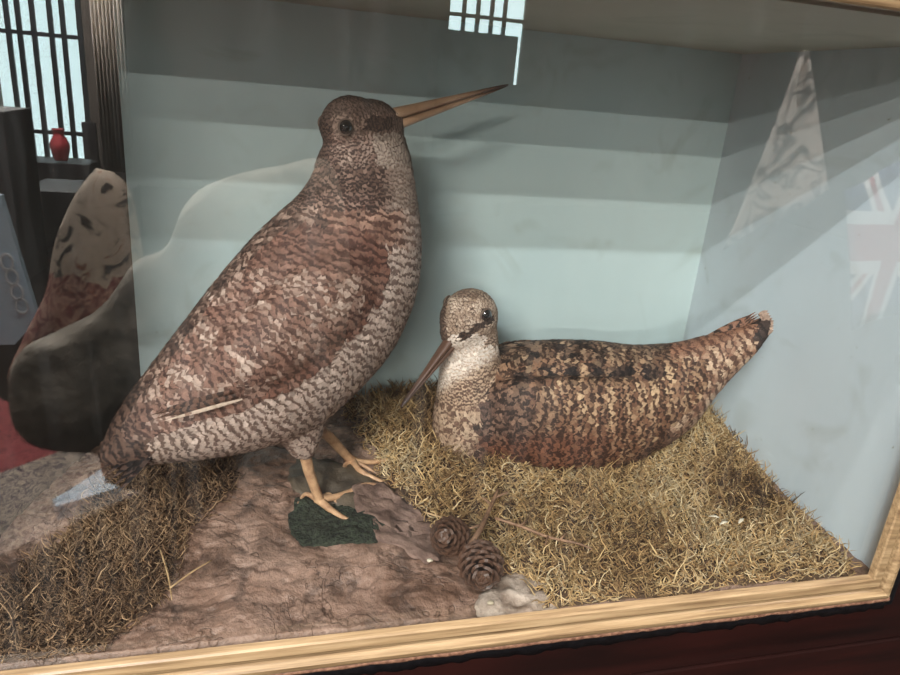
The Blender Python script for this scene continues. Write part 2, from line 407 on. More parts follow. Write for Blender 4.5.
# dark green hollow, dead leaf, pale lump, chips ---------------------------------
def poly_sheet(name, poly, z, thick, m, lumps, seed, curl=0., rings=9, parent=None, follow=True, zoff=.001):
    pts = [hit(px, py, 2, z)[:2] for px, py in poly]
    C = catmull([list(p) for p in pts]+[list(pts[0])], 5)[:-1]; c = C.mean(0); bm = bmesh.new(); top = []; n = len(C)
    def zz(x, y, s):
        h = (ground(x, y) if follow else z)+zoff+thick*(1-s**3)+lumps*mnoise.noise(Vector((x*120, y*120, seed)))
        return h+curl*s*s*abs(mnoise.noise(Vector((x*35, y*35, seed+4))))*2
    for k in range(1, rings+1):
        s = k/rings; row = []
        for j, p in enumerate(C):
            q = c+(p-c)*s*(1+((.16 if curl else .10)*mnoise.noise(Vector((j*.7, seed, 0)))*s**3)); row.append(bm.verts.new((q[0], q[1], zz(q[0], q[1], s))))
        top.append(row)
    cc = bm.verts.new((c[0], c[1], zz(c[0], c[1], 0)))
    for j in range(n): bm.faces.new((cc, top[0][j], top[0][(j+1) % n]))
    for A, B in zip(top, top[1:]):
        for j in range(n): bm.faces.new((A[j], B[j], B[(j+1) % n], A[(j+1) % n]))
    under = [bm.verts.new((v.co.x, v.co.y, v.co.z-.0008-(0.004 if curl == 0 else 0))) for v in top[-1]]
    for j in range(n): bm.faces.new((top[-1][j], under[j], under[(j+1) % n], top[-1][(j+1) % n]))
    uc = bm.verts.new((c[0], c[1], cc.co.z-.0012-(0.004 if curl == 0 else 0)))
    for j in range(n): bm.faces.new((uc, under[(j+1) % n], under[j]))
    return bmobj(name, bm, m)
m_green = simple('dark_green_moss', (12, 18, 14), (62, 70, 54), 330, .85, 1., .006, 8)
m_leaf = simple('dead_leaf', (78, 58, 50), (138, 112, 100), 70, .8, .9, .004, 9)
m_pale = simple('pale_stone', (112, 92, 78), (190, 174, 160), 70, .75, 1., .006, 9)
m_chip = simple('pale_flake', (160, 146, 122), (206, 196, 176), 80, .6)
m_slab = simple('dark_slate_rock', (58, 50, 42), (96, 84, 70), 60, .5, .8, .004, 7)  # grey brown colours of the flat rock slab under the toes
tag(poly_sheet('green_moss', [(288, 520), (300, 502), (330, 505), (362, 512), (392, 520), (396, 533), (368, 545), (320, 544), (296, 538)], .006, .0015, m_green, .002, 1, zoff=.002), 'small flat patch of dark green moss beside the feet of the standing bird', 'moss')
tag(poly_sheet('slate_rock', [(300, 462), (345, 470), (385, 484), (392, 500), (360, 508), (320, 500), (296, 492), (288, 478)], .010, .0015, m_slab, .003, 8, zoff=.0015), 'flat grey slab of rock under the toes of the standing woodcock', 'rock')
tag(poly_sheet('dead_leaf', [(352, 492), (378, 484), (405, 500), (428, 512), (420, 524), (395, 528), (370, 516), (356, 508)], .010, .001, m_leaf, .002, 21, curl=.0022, zoff=.003), 'curled brown dead leaf lying beside the toes, left of the other leaf', 'leaf', )
tag(poly_sheet('dead_leaf', [(368, 522), (400, 520), (430, 518), (446, 528), (440, 552), (420, 556), (400, 545), (376, 540)], .008, .001, m_leaf, .002, 33, curl=.0022, zoff=.0025), 'brown dead leaf with torn edge touching the upper pine cone', 'leaf')
tag(poly_sheet('pale_rock', [(496, 572), (520, 562), (545, 570), (560, 596), (540, 607), (505, 612), (480, 606), (478, 590)], .004, .003, m_pale, .0045, 41), 'pale whitish lump of rock right of the lower pine cone', 'rock')
def chip(px, py, s, label, seed, z=.006):
    p = hit(px, py, 2, z); bm = bmesh.new(); bmesh.ops.create_icosphere(bm, subdivisions=2, radius=1)
    for v in bm.verts:
        q = v.co*(1+.3*mnoise.noise(v.co*1.7+Vector((seed, 0, 0)))); v.co = Vector((p[0]+q.x*s, p[1]+q.y*s*.7, max(ground(p[0], p[1]), z-.004)+.002+q.z*s*.5))
    tag(bmobj('stone_chip', bm, m_chip), label, 'chip')
chip(430, 558, .0022, 'tiny white chip just left of the two pine cones', 1)
chip(491, 600, .0024, 'tiny white chip on the rock below the lower pine cone', 5, .002)
# white flakes caught in the moss at right
def flake(px, py, an, label, z=.017, s=.004):
    p = hit(px, py, 2, z); bm = bmesh.new(); d = Vector((math.cos(an), math.sin(an), .15))
    tube(bm, [Vector(p)-d*s, Vector(p)+Vector((0, 0, .001)), Vector(p)+d*s], [.0003, .0016, .0004], 8, 4, .35)
    tag(bmobj('seed_flake', bm, m_chip), label, 'seed')
flake(714, 517, -.6, 'cream seed flake in the moss, upper of the three under the bird tail', .020)
flake(724, 523, .1, 'cream seed flake in the moss, middle of the three under the bird tail', .019)
flake(741, 521, .5, 'cream seed flake in the moss, rightmost of the three', .019)

# ---------------------------------------------------------------- pine cones
m_cone, nt, b, o = mat('pine_cone'); n = noise_node(nt, 220, 5)
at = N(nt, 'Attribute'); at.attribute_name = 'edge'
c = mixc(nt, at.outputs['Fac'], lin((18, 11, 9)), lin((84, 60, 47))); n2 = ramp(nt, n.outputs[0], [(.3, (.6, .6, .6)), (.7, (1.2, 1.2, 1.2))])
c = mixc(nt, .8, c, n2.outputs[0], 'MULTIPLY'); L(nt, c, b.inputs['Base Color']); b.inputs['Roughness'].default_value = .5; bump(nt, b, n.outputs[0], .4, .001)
def cone(center, axis, length, rad, label):
    root = empty('pine_cone', center); axis = Vector(axis).normalized()
    s = axis.cross(Vector((0, 0, 1))).normalized(); w = axis.cross(s); bm = bmesh.new(); le = bm.verts.layers.float.new('edge')
    def R(t): return rad*max(.02, math.sin(math.pi*min(1, .08+t*.92))**.55*(1-.25*t))
    core = [axis*length*(t-.5) for t in (0, .25, .5, .75, .97)]; tube(bm, core, [R(.05)*.5, R(.25)*.6, R(.5)*.6, R(.75)*.6, R(.97)*.35], 10, 3)
    K = 66
    for i in range(K):
        t = .03+.94*(i/K); an = i*2.39996; rr = R(t)
        rd = s*math.cos(an)+w*math.sin(an); tg = axis.cross(rd)
        o0 = axis*length*(t-.5-.06)+rd*rr*.45; W = rad*.52*(1-.40*t); out = rd*(.80-.25*t-1.1*max(0, t-.72)/.28)+axis*(.50+.3*t); out.normalize(); Ls = rr*.62+rad*.16
        nn = tg.cross(out); rows = []
        for a in range(5):
            f = a/4; wd = W*(.35+.9*f-.55*f**4); lift = nn*(-.10*W*math.sin(f*math.pi)); row = []
            for bq in (-1, -.5, 0, .5, 1):
                p = o0+out*Ls*(f*(1-.22*bq*bq*f))+tg*wd*bq+lift-rd*(.25*W*bq*bq)
                row.append(p)
            rows.append(row)
        th = rad*.06; T = [[bm.verts.new(p+nn*th) for p in r] for r in rows]; B = [[bm.verts.new(p-nn*th) for p in r] for r in rows]
        for X in (T, B):
            for k, r in enumerate(X):
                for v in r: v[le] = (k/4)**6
        for a in range(4):
            for q in range(4):
                bm.faces.new((T[a][q], T[a+1][q], T[a+1][q+1], T[a][q+1])); bm.faces.new((B[a][q+1], B[a+1][q+1], B[a+1][q], B[a][q]))
        for q in range(4): bm.faces.new((T[4][q+1], T[4][q], B[4][q], B[4][q+1]))
        for a in range(4):
            bm.faces.new((T[a][0], B[a][0], B[a+1][0], T[a+1][0])); bm.faces.new((T[a+1][4], B[a+1][4], B[a][4], T[a][4]))
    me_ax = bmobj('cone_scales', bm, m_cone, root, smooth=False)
    bm = bmesh.new(); tube(bm, [-axis*length*.62, -axis*length*.45], [.0012, .002], 8, 1); bmobj('stalk', bm, m_twig, root)
    tag(root, label, 'pine cone', 'pair of small pine cones')
m_twig = simple('twig_bark', (96, 70, 52), (148, 114, 88), 150, .7, .6, .001)
c1 = Vector(hit(450, 536, 2, .017)); c2 = Vector(hit(481, 565, 2, .0165))
cone(c1, (-.35, -.45, .35), .030, .0148, 'dark brown open pine cone nearer the leaf, upper left of the pair')
cone(c2, (-.15, -.75, .10), .033, .0165, 'dark brown open pine cone, lower right one of the pair by the pale rock')
# larch twig joining the cones
def P2(px, py, z): return Vector(hit(px, py, 2, z))
tw = empty('twig', P2(490, 510, .018)); bm = bmesh.new(); o0 = Vector(tw.location)
tube(bm, [P2(468, 548, .020)-o0, P2(480, 530, .022)-o0, P2(490, 508, .021)-o0, P2(498, 490, .024)-o0], [.0016, .0021, .0016, .0012], 8, 4, 1, True, .12); bmobj('stem', bm, m_twig, tw)
for k, (a, bb) in enumerate((((484, 524), (470, 528)), ((492, 505), (482, 497)), ((494, 498), (508, 492)))):
    bm = bmesh.new(); tube(bm, [P2(*a, .021)-o0, P2(*bb, .025)-o0], [.0012, .0007], 6, 1); bmobj('side_shoot', bm, m_twig, tw)
tag(tw, 'short knobbly brown twig leading up from the pine cones', 'twig')
tw = empty('twig', P2(545, 535, .018)); bm = bmesh.new(); o0 = Vector(tw.location)
tube(bm, [P2(495, 518, .023)-o0, P2(520, 526, .022)-o0, P2(548, 537, .0215)-o0, P2(576, 543, .021)-o0, P2(592, 549, .020)-o0], [.0010, .0012, .0011, .0009, .0006], 8, 4, 1, True, .15); bmobj('stem', bm, m_twig, tw)
for a, bb in (((520, 526), (528, 519)), ((560, 540), (566, 533)), ((548, 537), (545, 545))):
    bm = bmesh.new(); tube(bm, [P2(*a, .022)-o0, P2(*bb, .024)-o0], [.0008, .0004], 6, 1); bmobj('side_shoot', bm, m_twig, tw)
tag(tw, 'thin straight twig lying across the moss right of the pine cones', 'twig')
m_straw = simple('straw', (150, 120, 84), (190, 160, 120), 90, .6)
for pts, z, lb in (([(170, 588), (192, 572), (212, 560)], .012, 'thin straw stalk lying on the rock at the edge of the left moss'),
                   ([(424, 512), (445, 518), (470, 520)], .020, 'short pale straw stalk lying above the upper pine cone'),
                   ([(160, 548), (168, 575), (172, 600)], .010, 'thin dark root fibre curving down the rock by the left moss')):
    bm = bmesh.new(); tube(bm, [Vector((*(q := hit(px, py, 2, z))[:2], max(q[2], ground(q[0], q[1])+.0006))) for px, py in pts], [.0006, .0006, .0003], 6, 4)
    tag(bmobj('straw_stalk', bm, m_straw), lb, 'straw')

# ================================================================== FEATHERS
m_feather, nt, b, o = mat('plumage')
A1 = N(nt, 'Attribute'); A1.attribute_name = 'ground_colour'; A2 = N(nt, 'Attribute'); A2.attribute_name = 'bar_colour'
A3 = N(nt, 'Attribute'); A3.attribute_name = 'pattern'       # r bar cycles, g across -1..1 as 0..1, b bar width
sep = N(nt, 'SeparateColor'); L(nt, A3.outputs['Color'], sep.inputs[0])
nn = noise_node(nt, 420, 4, .65); nn2 = noise_node(nt, 90, 3, .6)
ph = mth(nt, 'ADD', sep.outputs[0], mth(nt, 'MULTIPLY', mth(nt, 'SUBTRACT', nn2.outputs[0], .5), 1.9)); ph = mth(nt, 'ADD', ph, mth(nt, 'MULTIPLY', mth(nt, 'SUBTRACT', nn.outputs[0], .5), .7))
sn = mth(nt, 'SINE', mth(nt, 'MULTIPLY', ph, 2*math.pi)); th = mth(nt, 'SUBTRACT', sn, mth(nt, 'SUBTRACT', 1.0, mth(nt, 'MULTIPLY', sep.outputs[2], 2.0)))
f = N(nt, 'MapRange'); f.interpolation_type = 'SMOOTHSTEP'; f.inputs[1].default_value = -.35; f.inputs[2].default_value = .35; L(nt, th, f.inputs[0])
c = mixc(nt, f.outputs[0], A1.outputs['Color'], A2.outputs['Color'])
sp = ramp(nt, nn.outputs[0], [(.3, (.55, .52, .5)), (.5, (1, 1, 1)), (.7, (1.35, 1.33, 1.3))]); c = mixc(nt, .75, c, sp.outputs[0], 'MULTIPLY'); c = mixc(nt, 1., c, (.84, .84, .86), 'MULTIPLY')
L(nt, c, b.inputs['Base Color']); b.inputs['Roughness'].default_value = .62; b.inputs['Specular IOR Level'].default_value = .3
ac = mth(nt, 'ABSOLUTE', mth(nt, 'SUBTRACT', sep.outputs[1], .5)); barb = mth(nt, 'SINE', mth(nt, 'MULTIPLY', mth(nt, 'ADD', ac, mth(nt, 'MULTIPLY', sep.outputs[0], .6)), 60.0))
bump(nt, b, mth(nt, 'ADD', mth(nt, 'MULTIPLY', barb, .15), nn.outputs[0]), .35, .0006)
m_skin = simple('under_plumage', (60, 44, 36), (92, 70, 58), 200, .8)

class Feathers:
    NR, NC = 7, 3
    WP = (.45, .8, 1, 1, .9, .66, .24)
    def __init__(s): s.V = []; s.c1 = []; s.c2 = []; s.p = []; s.n = 0
    def add(s, root, d, nrm, Ln, W, l0, l1, c1, c2, bars, bw, bvh=None, tipc=None, bend=0., dark_edge=1.):
        """bars: function(v, pos)->cycles"""
        side = d.cross(nrm).normalized(); jl = random.uniform(0, .0005)
        for i in range(s.NR):
            v = i/(s.NR-1); wd = W*.5*s.WP[i]
            for u in (-1, 0, 1):
                q = root+d*(Ln*(v-.25)*(1-.14*abs(u)*v))+side*wd*u
                if bvh is not None:
                    loc, no, _, dist = bvh.find_nearest(q)
                    if loc is not None: q = loc+no*(l0+(l1-l0)*v - .00018*abs(u)+jl)
                else: q = q+nrm*(l0+(l1-l0)*v-.10*W*abs(u)+bend*v*v)
                s.V.append(q)
                e = 1.
                if tipc is not None and v > .75: e = tipc
                s.c1.append([a*e for a in c1]); s.c2.append(c2); s.p.append((bars(v, q), .5+.5*u, bw))
        s.n += 1
    def build(s, name, parent, extra=None):
        NR, NC, n = s.NR, s.NC, s.n; V = np.array([tuple(v) for v in s.V], float) if n else np.zeros((0, 3)); q = []
        for i in range(NR-1):
            for j in range(NC-1): q.append([i*NC+j, i*NC+j+1, (i+1)*NC+j+1, (i+1)*NC+j])
        Q = (np.array(q)[None]+(np.arange(n)*NR*NC)[:, None, None]).reshape(-1, 4); c1, c2, p = map(np.array, (s.c1, s.c2, s.p)); faces = Q.tolist(); mi = [0]*len(Q)
        if extra is not None:
            k = len(V); ev = np.array([tuple(v.co) for v in extra.vertices]); V = np.vstack([V, ev])
            for f in extra.polygons: faces.append([a+k for a in f.vertices]); mi.append(1)
            c1 = np.vstack([c1, np.full((len(ev), 3), .1)]); c2 = np.vstack([c2, np.full((len(ev), 3), .1)]); p = np.vstack([p, np.zeros((len(ev), 3))])
        loc = np.array(parent.location); me = bpy.data.meshes.new(name); me.from_pydata((V-loc).tolist(), [], faces); me.update()
        for nm, a in (('ground_colour', c1), ('bar_colour', c2), ('pattern', p)):
            at = me.color_attributes.new(nm, 'FLOAT_COLOR', 'POINT'); at.data.foreach_set('color', np.column_stack([a, np.ones(len(a))]).ravel())
        o = link(name, me, [m_feather, m_skin], parent); me.polygons.foreach_set('material_index', mi); return o

def scatter(me, spacing_fn, cand, seed):
    """poisson-like roots on a skin"""
    rg = np.random.default_rng(seed); me.calc_loop_triangles()
    V = np.array([tuple(v.co) for v in me.vertices]); T = np.array([tuple(t.vertices) for t in me.loop_triangles])
    a, b_, c = V[T[:, 0]], V[T[:, 1]], V[T[:, 2]]; cr = np.cross(b_-a, c-a); ar = np.linalg.norm(cr, axis=1)/2
    idx = rg.choice(len(T), cand, p=ar/ar.sum()); r1 = np.sqrt(rg.random(cand)); r2 = rg.random(cand)
    P = a[idx]*(1-r1)[:, None]+b_[idx]*(r1*(1-r2))[:, None]+c[idx]*(r1*r2)[:, None]; nn_ = cr[idx]/(np.linalg.norm(cr[idx], axis=1, keepdims=True)+1e-12)
    grid = {}; cs = .004; keep = []
    for i, p in enumerate(P):
        sp = spacing_fn(p)
        if sp is None: continue
        k = tuple((p/cs).astype(int)); ok = True; rr = int(sp/cs)+1
        for dx in range(-rr, rr+1):
            for dy in range(-rr, rr+1):
                for dz in range(-rr, rr+1):
                    for j in grid.get((k[0]+dx, k[1]+dy, k[2]+dz), ()):
                        if (P[j][0]-p[0])**2+(P[j][1]-p[1])**2+(P[j][2]-p[2])**2 < sp*sp: ok = False; break
                    if not ok: break
                if not ok: break
            if not ok: break
        if ok: grid.setdefault(k, []).append(i); keep.append(i)
    return P[keep], nn_[keep]

def jit(c, k=.18): 
    f = 1+random.gauss(0, k); f = max(.5, min(1.6, f)); return [v*f for v in c]
def jlin(c, k=.18): return jit(lin(c), k)
def mixl(a, b, t): return tuple(x*(1-t)+y*t for x, y in zip(a, b))
m_eye, nt, b, o = mat('glass_eye'); b.inputs['Base Color'].default_value = (.006, .005, .005, 1); b.inputs['Roughness'].default_value = .04; b.inputs['Coat Weight'].default_value = 1
m_lid = simple('eye_rim', (82, 66, 56), (112, 92, 80), 200, .6)
def bill_mat(name, base, tip, axis_o, axis_d, ln):
    m, nt, b, o = mat(name); g = N(nt, 'NewGeometry'); sb = N(nt, 'VectorMath'); sb.operation = 'SUBTRACT'; L(nt, g.outputs['Position'], sb.inputs[0]); sb.inputs[1].default_value = axis_o
    dt = N(nt, 'VectorMath'); dt.operation = 'DOT_PRODUCT'; L(nt, sb.outputs[0], dt.inputs[0]); dt.inputs[1].default_value = tuple(np.array(axis_d)/ln)
    n = noise_node(nt, 130, 4); t = mth(nt, 'ADD', dt.outputs['Value'], mth(nt, 'MULTIPLY', mth(nt, 'SUBTRACT', n.outputs[0], .5), .35))
    r = ramp(nt, t, [(.55, lin(base)), (.95, lin(tip))]); n2 = ramp(nt, n.outputs[0], [(.3, (.7, .66, .62)), (.7, (1.15, 1.15, 1.15))])
    c = mixc(nt, .7, r.outputs[0], n2.outputs[0], 'MULTIPLY'); L(nt, c, b.inputs['Base Color']); b.inputs['Roughness'].default_value = .38; bump(nt, b, n.outputs[0], .2, .0006); return m

def make_eye(root, c, outward, r):
    loc = Vector(root.location)
    bm = bmesh.new(); bmesh.ops.create_uvsphere(bm, u_segments=24, v_segments=16, radius=r)
    for v in bm.verts: v.co += Vector(c)-loc
    e = bmobj('eye', bm, m_eye, root); e['label'] = 'glossy black eye'
    bm = bmesh.new(); o_ = Vector(outward).normalized(); s = o_.cross(Vector((0, 0, 1))).normalized(); w = o_.cross(s); K = 20; rings = []
    for i in range(K):
        a = 2*math.pi*i/K; rad = s*math.cos(a)+w*math.sin(a); ring = []
        for j in range(6):
            bb = 2*math.pi*j/6; ring.append(bm.verts.new(Vector(c)-loc+o_*(r*.25+math.sin(bb)*r*.16)+rad*(r*1.02+math.cos(bb)*r*.16)))
        rings.append(ring)
    for i in range(K):
        A, B = rings[i], rings[(i+1) % K]
        for j in range(6): bm.faces.new((A[j], B[j], B[(j+1) % 6], A[(j+1) % 6]))
    bmobj('eye_rim', bm, m_lid, e)

def make_bill(root, base_u, base_m, base_l, tip, side, w0, mb, label):
    """upper and lower mandible from three base points (top, middle, bottom) to the tip"""
    loc = Vector(root.location); bu, bm_, bl, tp = (Vector(v)-loc for v in (base_u, base_m, base_l, tip)); up = (bu-bl).normalized()
    def mand(a, c, k, tipo):
        sts = []
        for t in (0, .15, .4, .7, .9, 1):
            A = a.lerp(tp+tipo[0], t); Cc = c.lerp(tp+tipo[1], t); thick = (1-t)**1.05
            m_ = (A+Cc)/2; h = (a-c)*.5*(thick*.84+.16)*(1 if t < 1 else .5)
            base_line = bm_.lerp(tp, t)
            if k > 0: lo_ = base_line+up*.00012; hi_ = base_line+(a-c)*(thick*.86+.14)*(1 if t < 1 else .6)
            else: hi_ = base_line-up*.00012; lo_ = base_line-(a-c)*(thick*.86+.14)*(1 if t < 1 else .5)
            sts.append((hi_, lo_, w0*(.22+.78*(1-t)**1.1)*(1 if t < 1 else .6), side))
        b_ = bmesh.new(); loft(b_, sts, 16, 4, .9); return b_
    u = bmobj('bill', mand(bu, bm_, 1, (up*.0008, Vector())), mb, root); u['label'] = label
    bmobj('lower_mandible', mand(bm_, bl, -1, (Vector(), Vector())), mb, u)

def leg(root, pts, radii, toes, m, label=None):
    loc = Vector(root.location); bm = bmesh.new(); tube(bm, [Vector(p)-loc for p in pts], radii, 12, 5, 1, True, .04)
    l = bmobj('leg', bm, m, root)
    for tp, tr in toes:
        bm = bmesh.new(); tube(bm, [Vector(p)-loc for p in tp], tr, 8, 5, .9, True, .06); t = bmobj('toe', bm, m, l)
        bm = bmesh.new(); d = (Vector(tp[-1])-Vector(tp[-2])).normalized(); e = Vector(tp[-1])-loc
        tube(bm, [e-d*.001, e+d*.002, e+d*.0042-Vector((0, 0, .0009))], [tr[-1]*.95, tr[-1]*.7, .0001], 8, 3); bmobj('claw', bm, m_claw, t)
m_leg = simple('leg_skin', (150, 112, 84), (196, 158, 122), 160, .5, .5, .001, 6)
m_claw = simple('claw', (110, 84, 66), (150, 120, 96), 200, .4)

# ================================================================== STANDING WOODCOCK
O1 = (-.40, .14, 0); TH1 = .31
N1 = Vector((math.sin(TH1), -math.cos(TH1), 0)); D1 = Vector((math.cos(TH1), math.sin(TH1), 0))
def A(px, py, off=0): return Vector(hitp(px, py, (O1[0]+N1.x*off, O1[1]+N1.y*off, 0), TH1))
def plane_px(p, o, n):                     # the spot of a bird as drawn on its middle plane
    p = np.asarray(p, float); n = np.array(n); s = (p-np.array(o)) @ n; return proj(p-n*2*s if s < 0 else p)
def mir(p, o, n, sgn): return p if sgn > 0 else p-n*(2*((p-Vector(o)).dot(n)))
root1 = empty('woodcock', (O1[0], O1[1], ground(O1[0], O1[1])))
bm = bmesh.new()
st = [((324, 146), (404, 142), .017), ((318, 160), (409, 158), .019), ((314, 176), (411, 178), .022), ((303, 195), (414, 205), .028), ((284, 214), (416, 238), .036), ((262, 236), (413, 272), .043),
      ((238, 263), (403, 308), .048), ((213, 293), (382, 348), .050), ((188, 326), (350, 384), .049), ((164, 357), (308, 420), .045), ((140, 388), (255, 440), .037), ((120, 414), (205, 450), .028), ((107, 438), (160, 456), .019), ((99, 458), (128, 464), .010)]
loft(bm, [(A(*a), A(*c), w, N1) for a, c, w in st], 32, 4)
# head
hc = A(362, 130); hf = (A(398, 117)-A(335, 139)).normalized(); hu = N1.cross(hf)
if hu.z < 0: hu = -hu
sc = (A(362, 130)-A(363, 130)).length
ellipsoid(bm, hc, (hf*37*sc, N1*.0165, hu*26*sc)); ellipsoid(bm, A(350, 125), (hf*28*sc, N1*.0165, hu*25*sc)); ellipsoid(bm, A(380, 128), (hf*25*sc, N1*.0100, hu*16*sc)); ellipsoid(bm, A(372, 147), (hf*34*sc, N1*.015, hu*22*sc))
# folded wings as raised flanks on both sides
W1 = [((358, 240), (384, 266), .004), ((342, 246), (381, 296), .011), ((312, 262), (345, 338), .017), ((272, 292), (296, 374), .019), ((232, 328), (245, 398), .017), ((190, 366), (196, 418), .012), ((154, 398), (160, 424), .008), ((128, 418), (134, 430), .004)]
for sgn in (1, -1):
    offs = [.026, .034, .037, .036, .031, .023, .016, .010]
    loft(bm, [(mir(A(*a, o_), O1, N1, sgn), mir(A(*c, o_), O1, N1, sgn), w, N1) for (a, c, w), o_ in zip(W1, offs)], 24, 4)
# feathered thighs
loft(bm, [(A(262, 418)+N1*.012, A(322, 400)+N1*.012, .016, N1), (A(276, 434)+N1*.013, A(312, 430)+N1*.013, .011, N1), (A(288, 448)+N1*.014, A(305, 447)+N1*.014, .006, N1)], 16, 3)
loft(bm, [(A(290, 410)-N1*.014, A(336, 398)-N1*.014, .014, N1), (A(302, 424)-N1*.015, A(326, 420)-N1*.015, .009, N1), (A(312, 434)-N1*.016, A(324, 432)-N1*.016, .005, N1)], 16, 3)
skin1 = fuse(bm, .0022, 5)
for v in skin1.vertices: v.co.z = max(v.co.z, ground(v.co.x, v.co.y, False)+.003)
sp1 = catmull([list(A(*p)) for p in [(404, 118), (375, 124), (350, 134), (358, 160), (360, 185), (350, 225), (335, 265), (308, 310), (272, 350), (235, 385), (190, 415), (150, 438), (105, 466), (70, 485)]], 10)
def spine_dir(p, sp, arc):
    i = int(np.argmin(((sp-p)**2).sum(1))); a = sp[max(i-2, 0)]; b_ = sp[min(i+2, len(sp)-1)]; t = b_-a; ln = np.linalg.norm(t); t = t/ln
    return Vector(t), arc[i]+float((p-sp[i]) @ t)
def arcof(sp): return np.concatenate([[0], np.cumsum(np.linalg.norm(np.diff(sp, axis=0), axis=1))])
arc1 = arcof(sp1)
POLYW1 = [(352, 226), (378, 240), (387, 262), (382, 292), (362, 322), (330, 355), (296, 380), (258, 398), (220, 412), (180, 424), (132, 436), (126, 414), (150, 380), (180, 335), (215, 288), (252, 250), (300, 222)]
def bl(a, b, t):
    t = min(1, max(0, t)); return tuple(x*(1-t)+y*t for x, y in zip(a, b))
def style1(q, nz, side):
    x, y = q; x += 4*mnoise.noise(Vector((q[0]/7, q[1]/7, 31))); y += 4*mnoise.noise(Vector((q[0]/7, q[1]/7, 47)))
    n = mnoise.noise(Vector((x/24, y/24, 3))); n2 = mnoise.noise(Vector((x/8, y/8, 8))); rr = random.random()
    d = {'k': 'body', 'L': .0105, 'W': .0056, 'sp': .0029, 'l': (.0002, .0012), 'mode': 'flow', 'freq': 190., 'bw': .45, 'j': .12}
    wing = inpoly(np.array([[x, y]]), POLYW1)[0] and abs(side) > .012
    if y < 166 and x > 318:                      # head
        d.update(L=.0056, W=.0026, sp=.0017, l=(.0001, .0006), mode='scal', freq=1.5)
        if y < 116-(x-330)*.04 and x < 396: c = ((112, 92, 82), (74, 58, 50), .35)
        elif 366 < x < 393 and 117 < y < 131-(x-366)*.1: c = ((84, 64, 54), (54, 40, 34), .6)
        elif math.hypot(x-345, y-127) < 12: c = ((156, 132, 118), (110, 90, 80), .35)
        elif x < 332: c = ((104, 82, 72), (56, 42, 36), .45)
        elif y > 133 and x > 374: c = ((178, 160, 146), (132, 112, 100), .22)
        elif y > 134: c = (bl((134, 108, 96), (176, 152, 138), .5+1.6*n2), (80, 60, 52), .42)
        else: c = (bl((122, 98, 86), (150, 126, 112), .5+1.5*n2), (92, 72, 62), .4)
        d.update(c1=c[0], c2=c[1], bw=c[2]); return d
    if wing:
        d.update(k='wing', L=.0128, W=.0074, sp=.0033, l=(.0007, .0022), freq=175., bw=.40, j=.22)
        light = sst(-.15, .55, n2*.7+n*.9)*sst(246, 285, y)*(1-.5*sst(30, 60, (x-300)*.6+(y-300)*.75))
        if rr < .13 and y > 262: light = max(light, .8)
        c1 = bl((128, 95, 81), (184, 162, 147), light); c2 = bl((78, 52, 44), (122, 95, 82), light)
        if y < 262: c1 = bl(c1, (112, 80, 68), .5)
        edge = (x-300)*.62+(y-330)*.78               # dark rim along the front edge of the wing
        dk = 1-sst(110, 185, x); c1 = bl(c1, (92, 70, 60), dk); c2 = bl(c2, (46, 34, 30), dk)
        if x > 365 or (x > 250 and (y > 400-(x-250)*1.02 and edge > 24)): c1 = bl(c1, (112, 74, 60), .6); c2 = bl(c2, (66, 42, 34), .6)
        d.update(c1=c1, c2=c2); return d
    if y < 208:                                   # neck
        d.update(L=.0075, W=.0036, sp=.0022, mode='scal', freq=1.5)
        t = sst(376, 400, x); c1 = bl(bl((100, 76, 66), (148, 120, 106), .5+1.8*n2), (172, 152, 138), t); c2 = bl((60, 44, 38), (128, 106, 94), t)
        d.update(c1=c1, c2=c2, bw=.5-.2*t); return d
    belly = (x > 372 and y > 244) or (y > 290 and x > 215) or y > 398
    if belly and nz < .8:
        d.update(freq=180., j=.15, c1=bl((204, 184, 170), (180, 158, 144), .5+n2), c2=(116, 94, 84), bw=.38)
        if x < 158: d.update(c1=(92, 70, 59), c2=(46, 34, 30))
        elif y > 425 and x < 200: d.update(c1=(176, 156, 142), c2=(104, 84, 74))
        return d
    if y < 250 and x > 326:                       # rufous band over the breast
        t = sst(395, 410, x)
        d.update(L=.0085, W=.0045, sp=.0025, freq=165., j=.1, c1=bl(bl((124, 92, 78), (168, 134, 116), .5+1.3*n), (180, 158, 144), t), c2=bl((88, 62, 52), (124, 100, 88), t), bw=.42)
        return d
    d.update(L=.0122, W=.0068, sp=.0031, freq=160., l=(.0004, .0018), j=.3)   # mantle
    t = .5+1.4*n2+(.5 if rr < .15 else 0); d.update(c1=bl((84, 62, 53), (164, 138, 122), t), c2=bl((44, 31, 27), (90, 66, 56), t), bw=.48)
    if x < 150: d.update(c1=(84, 64, 54), c2=(42, 31, 28))
    return d
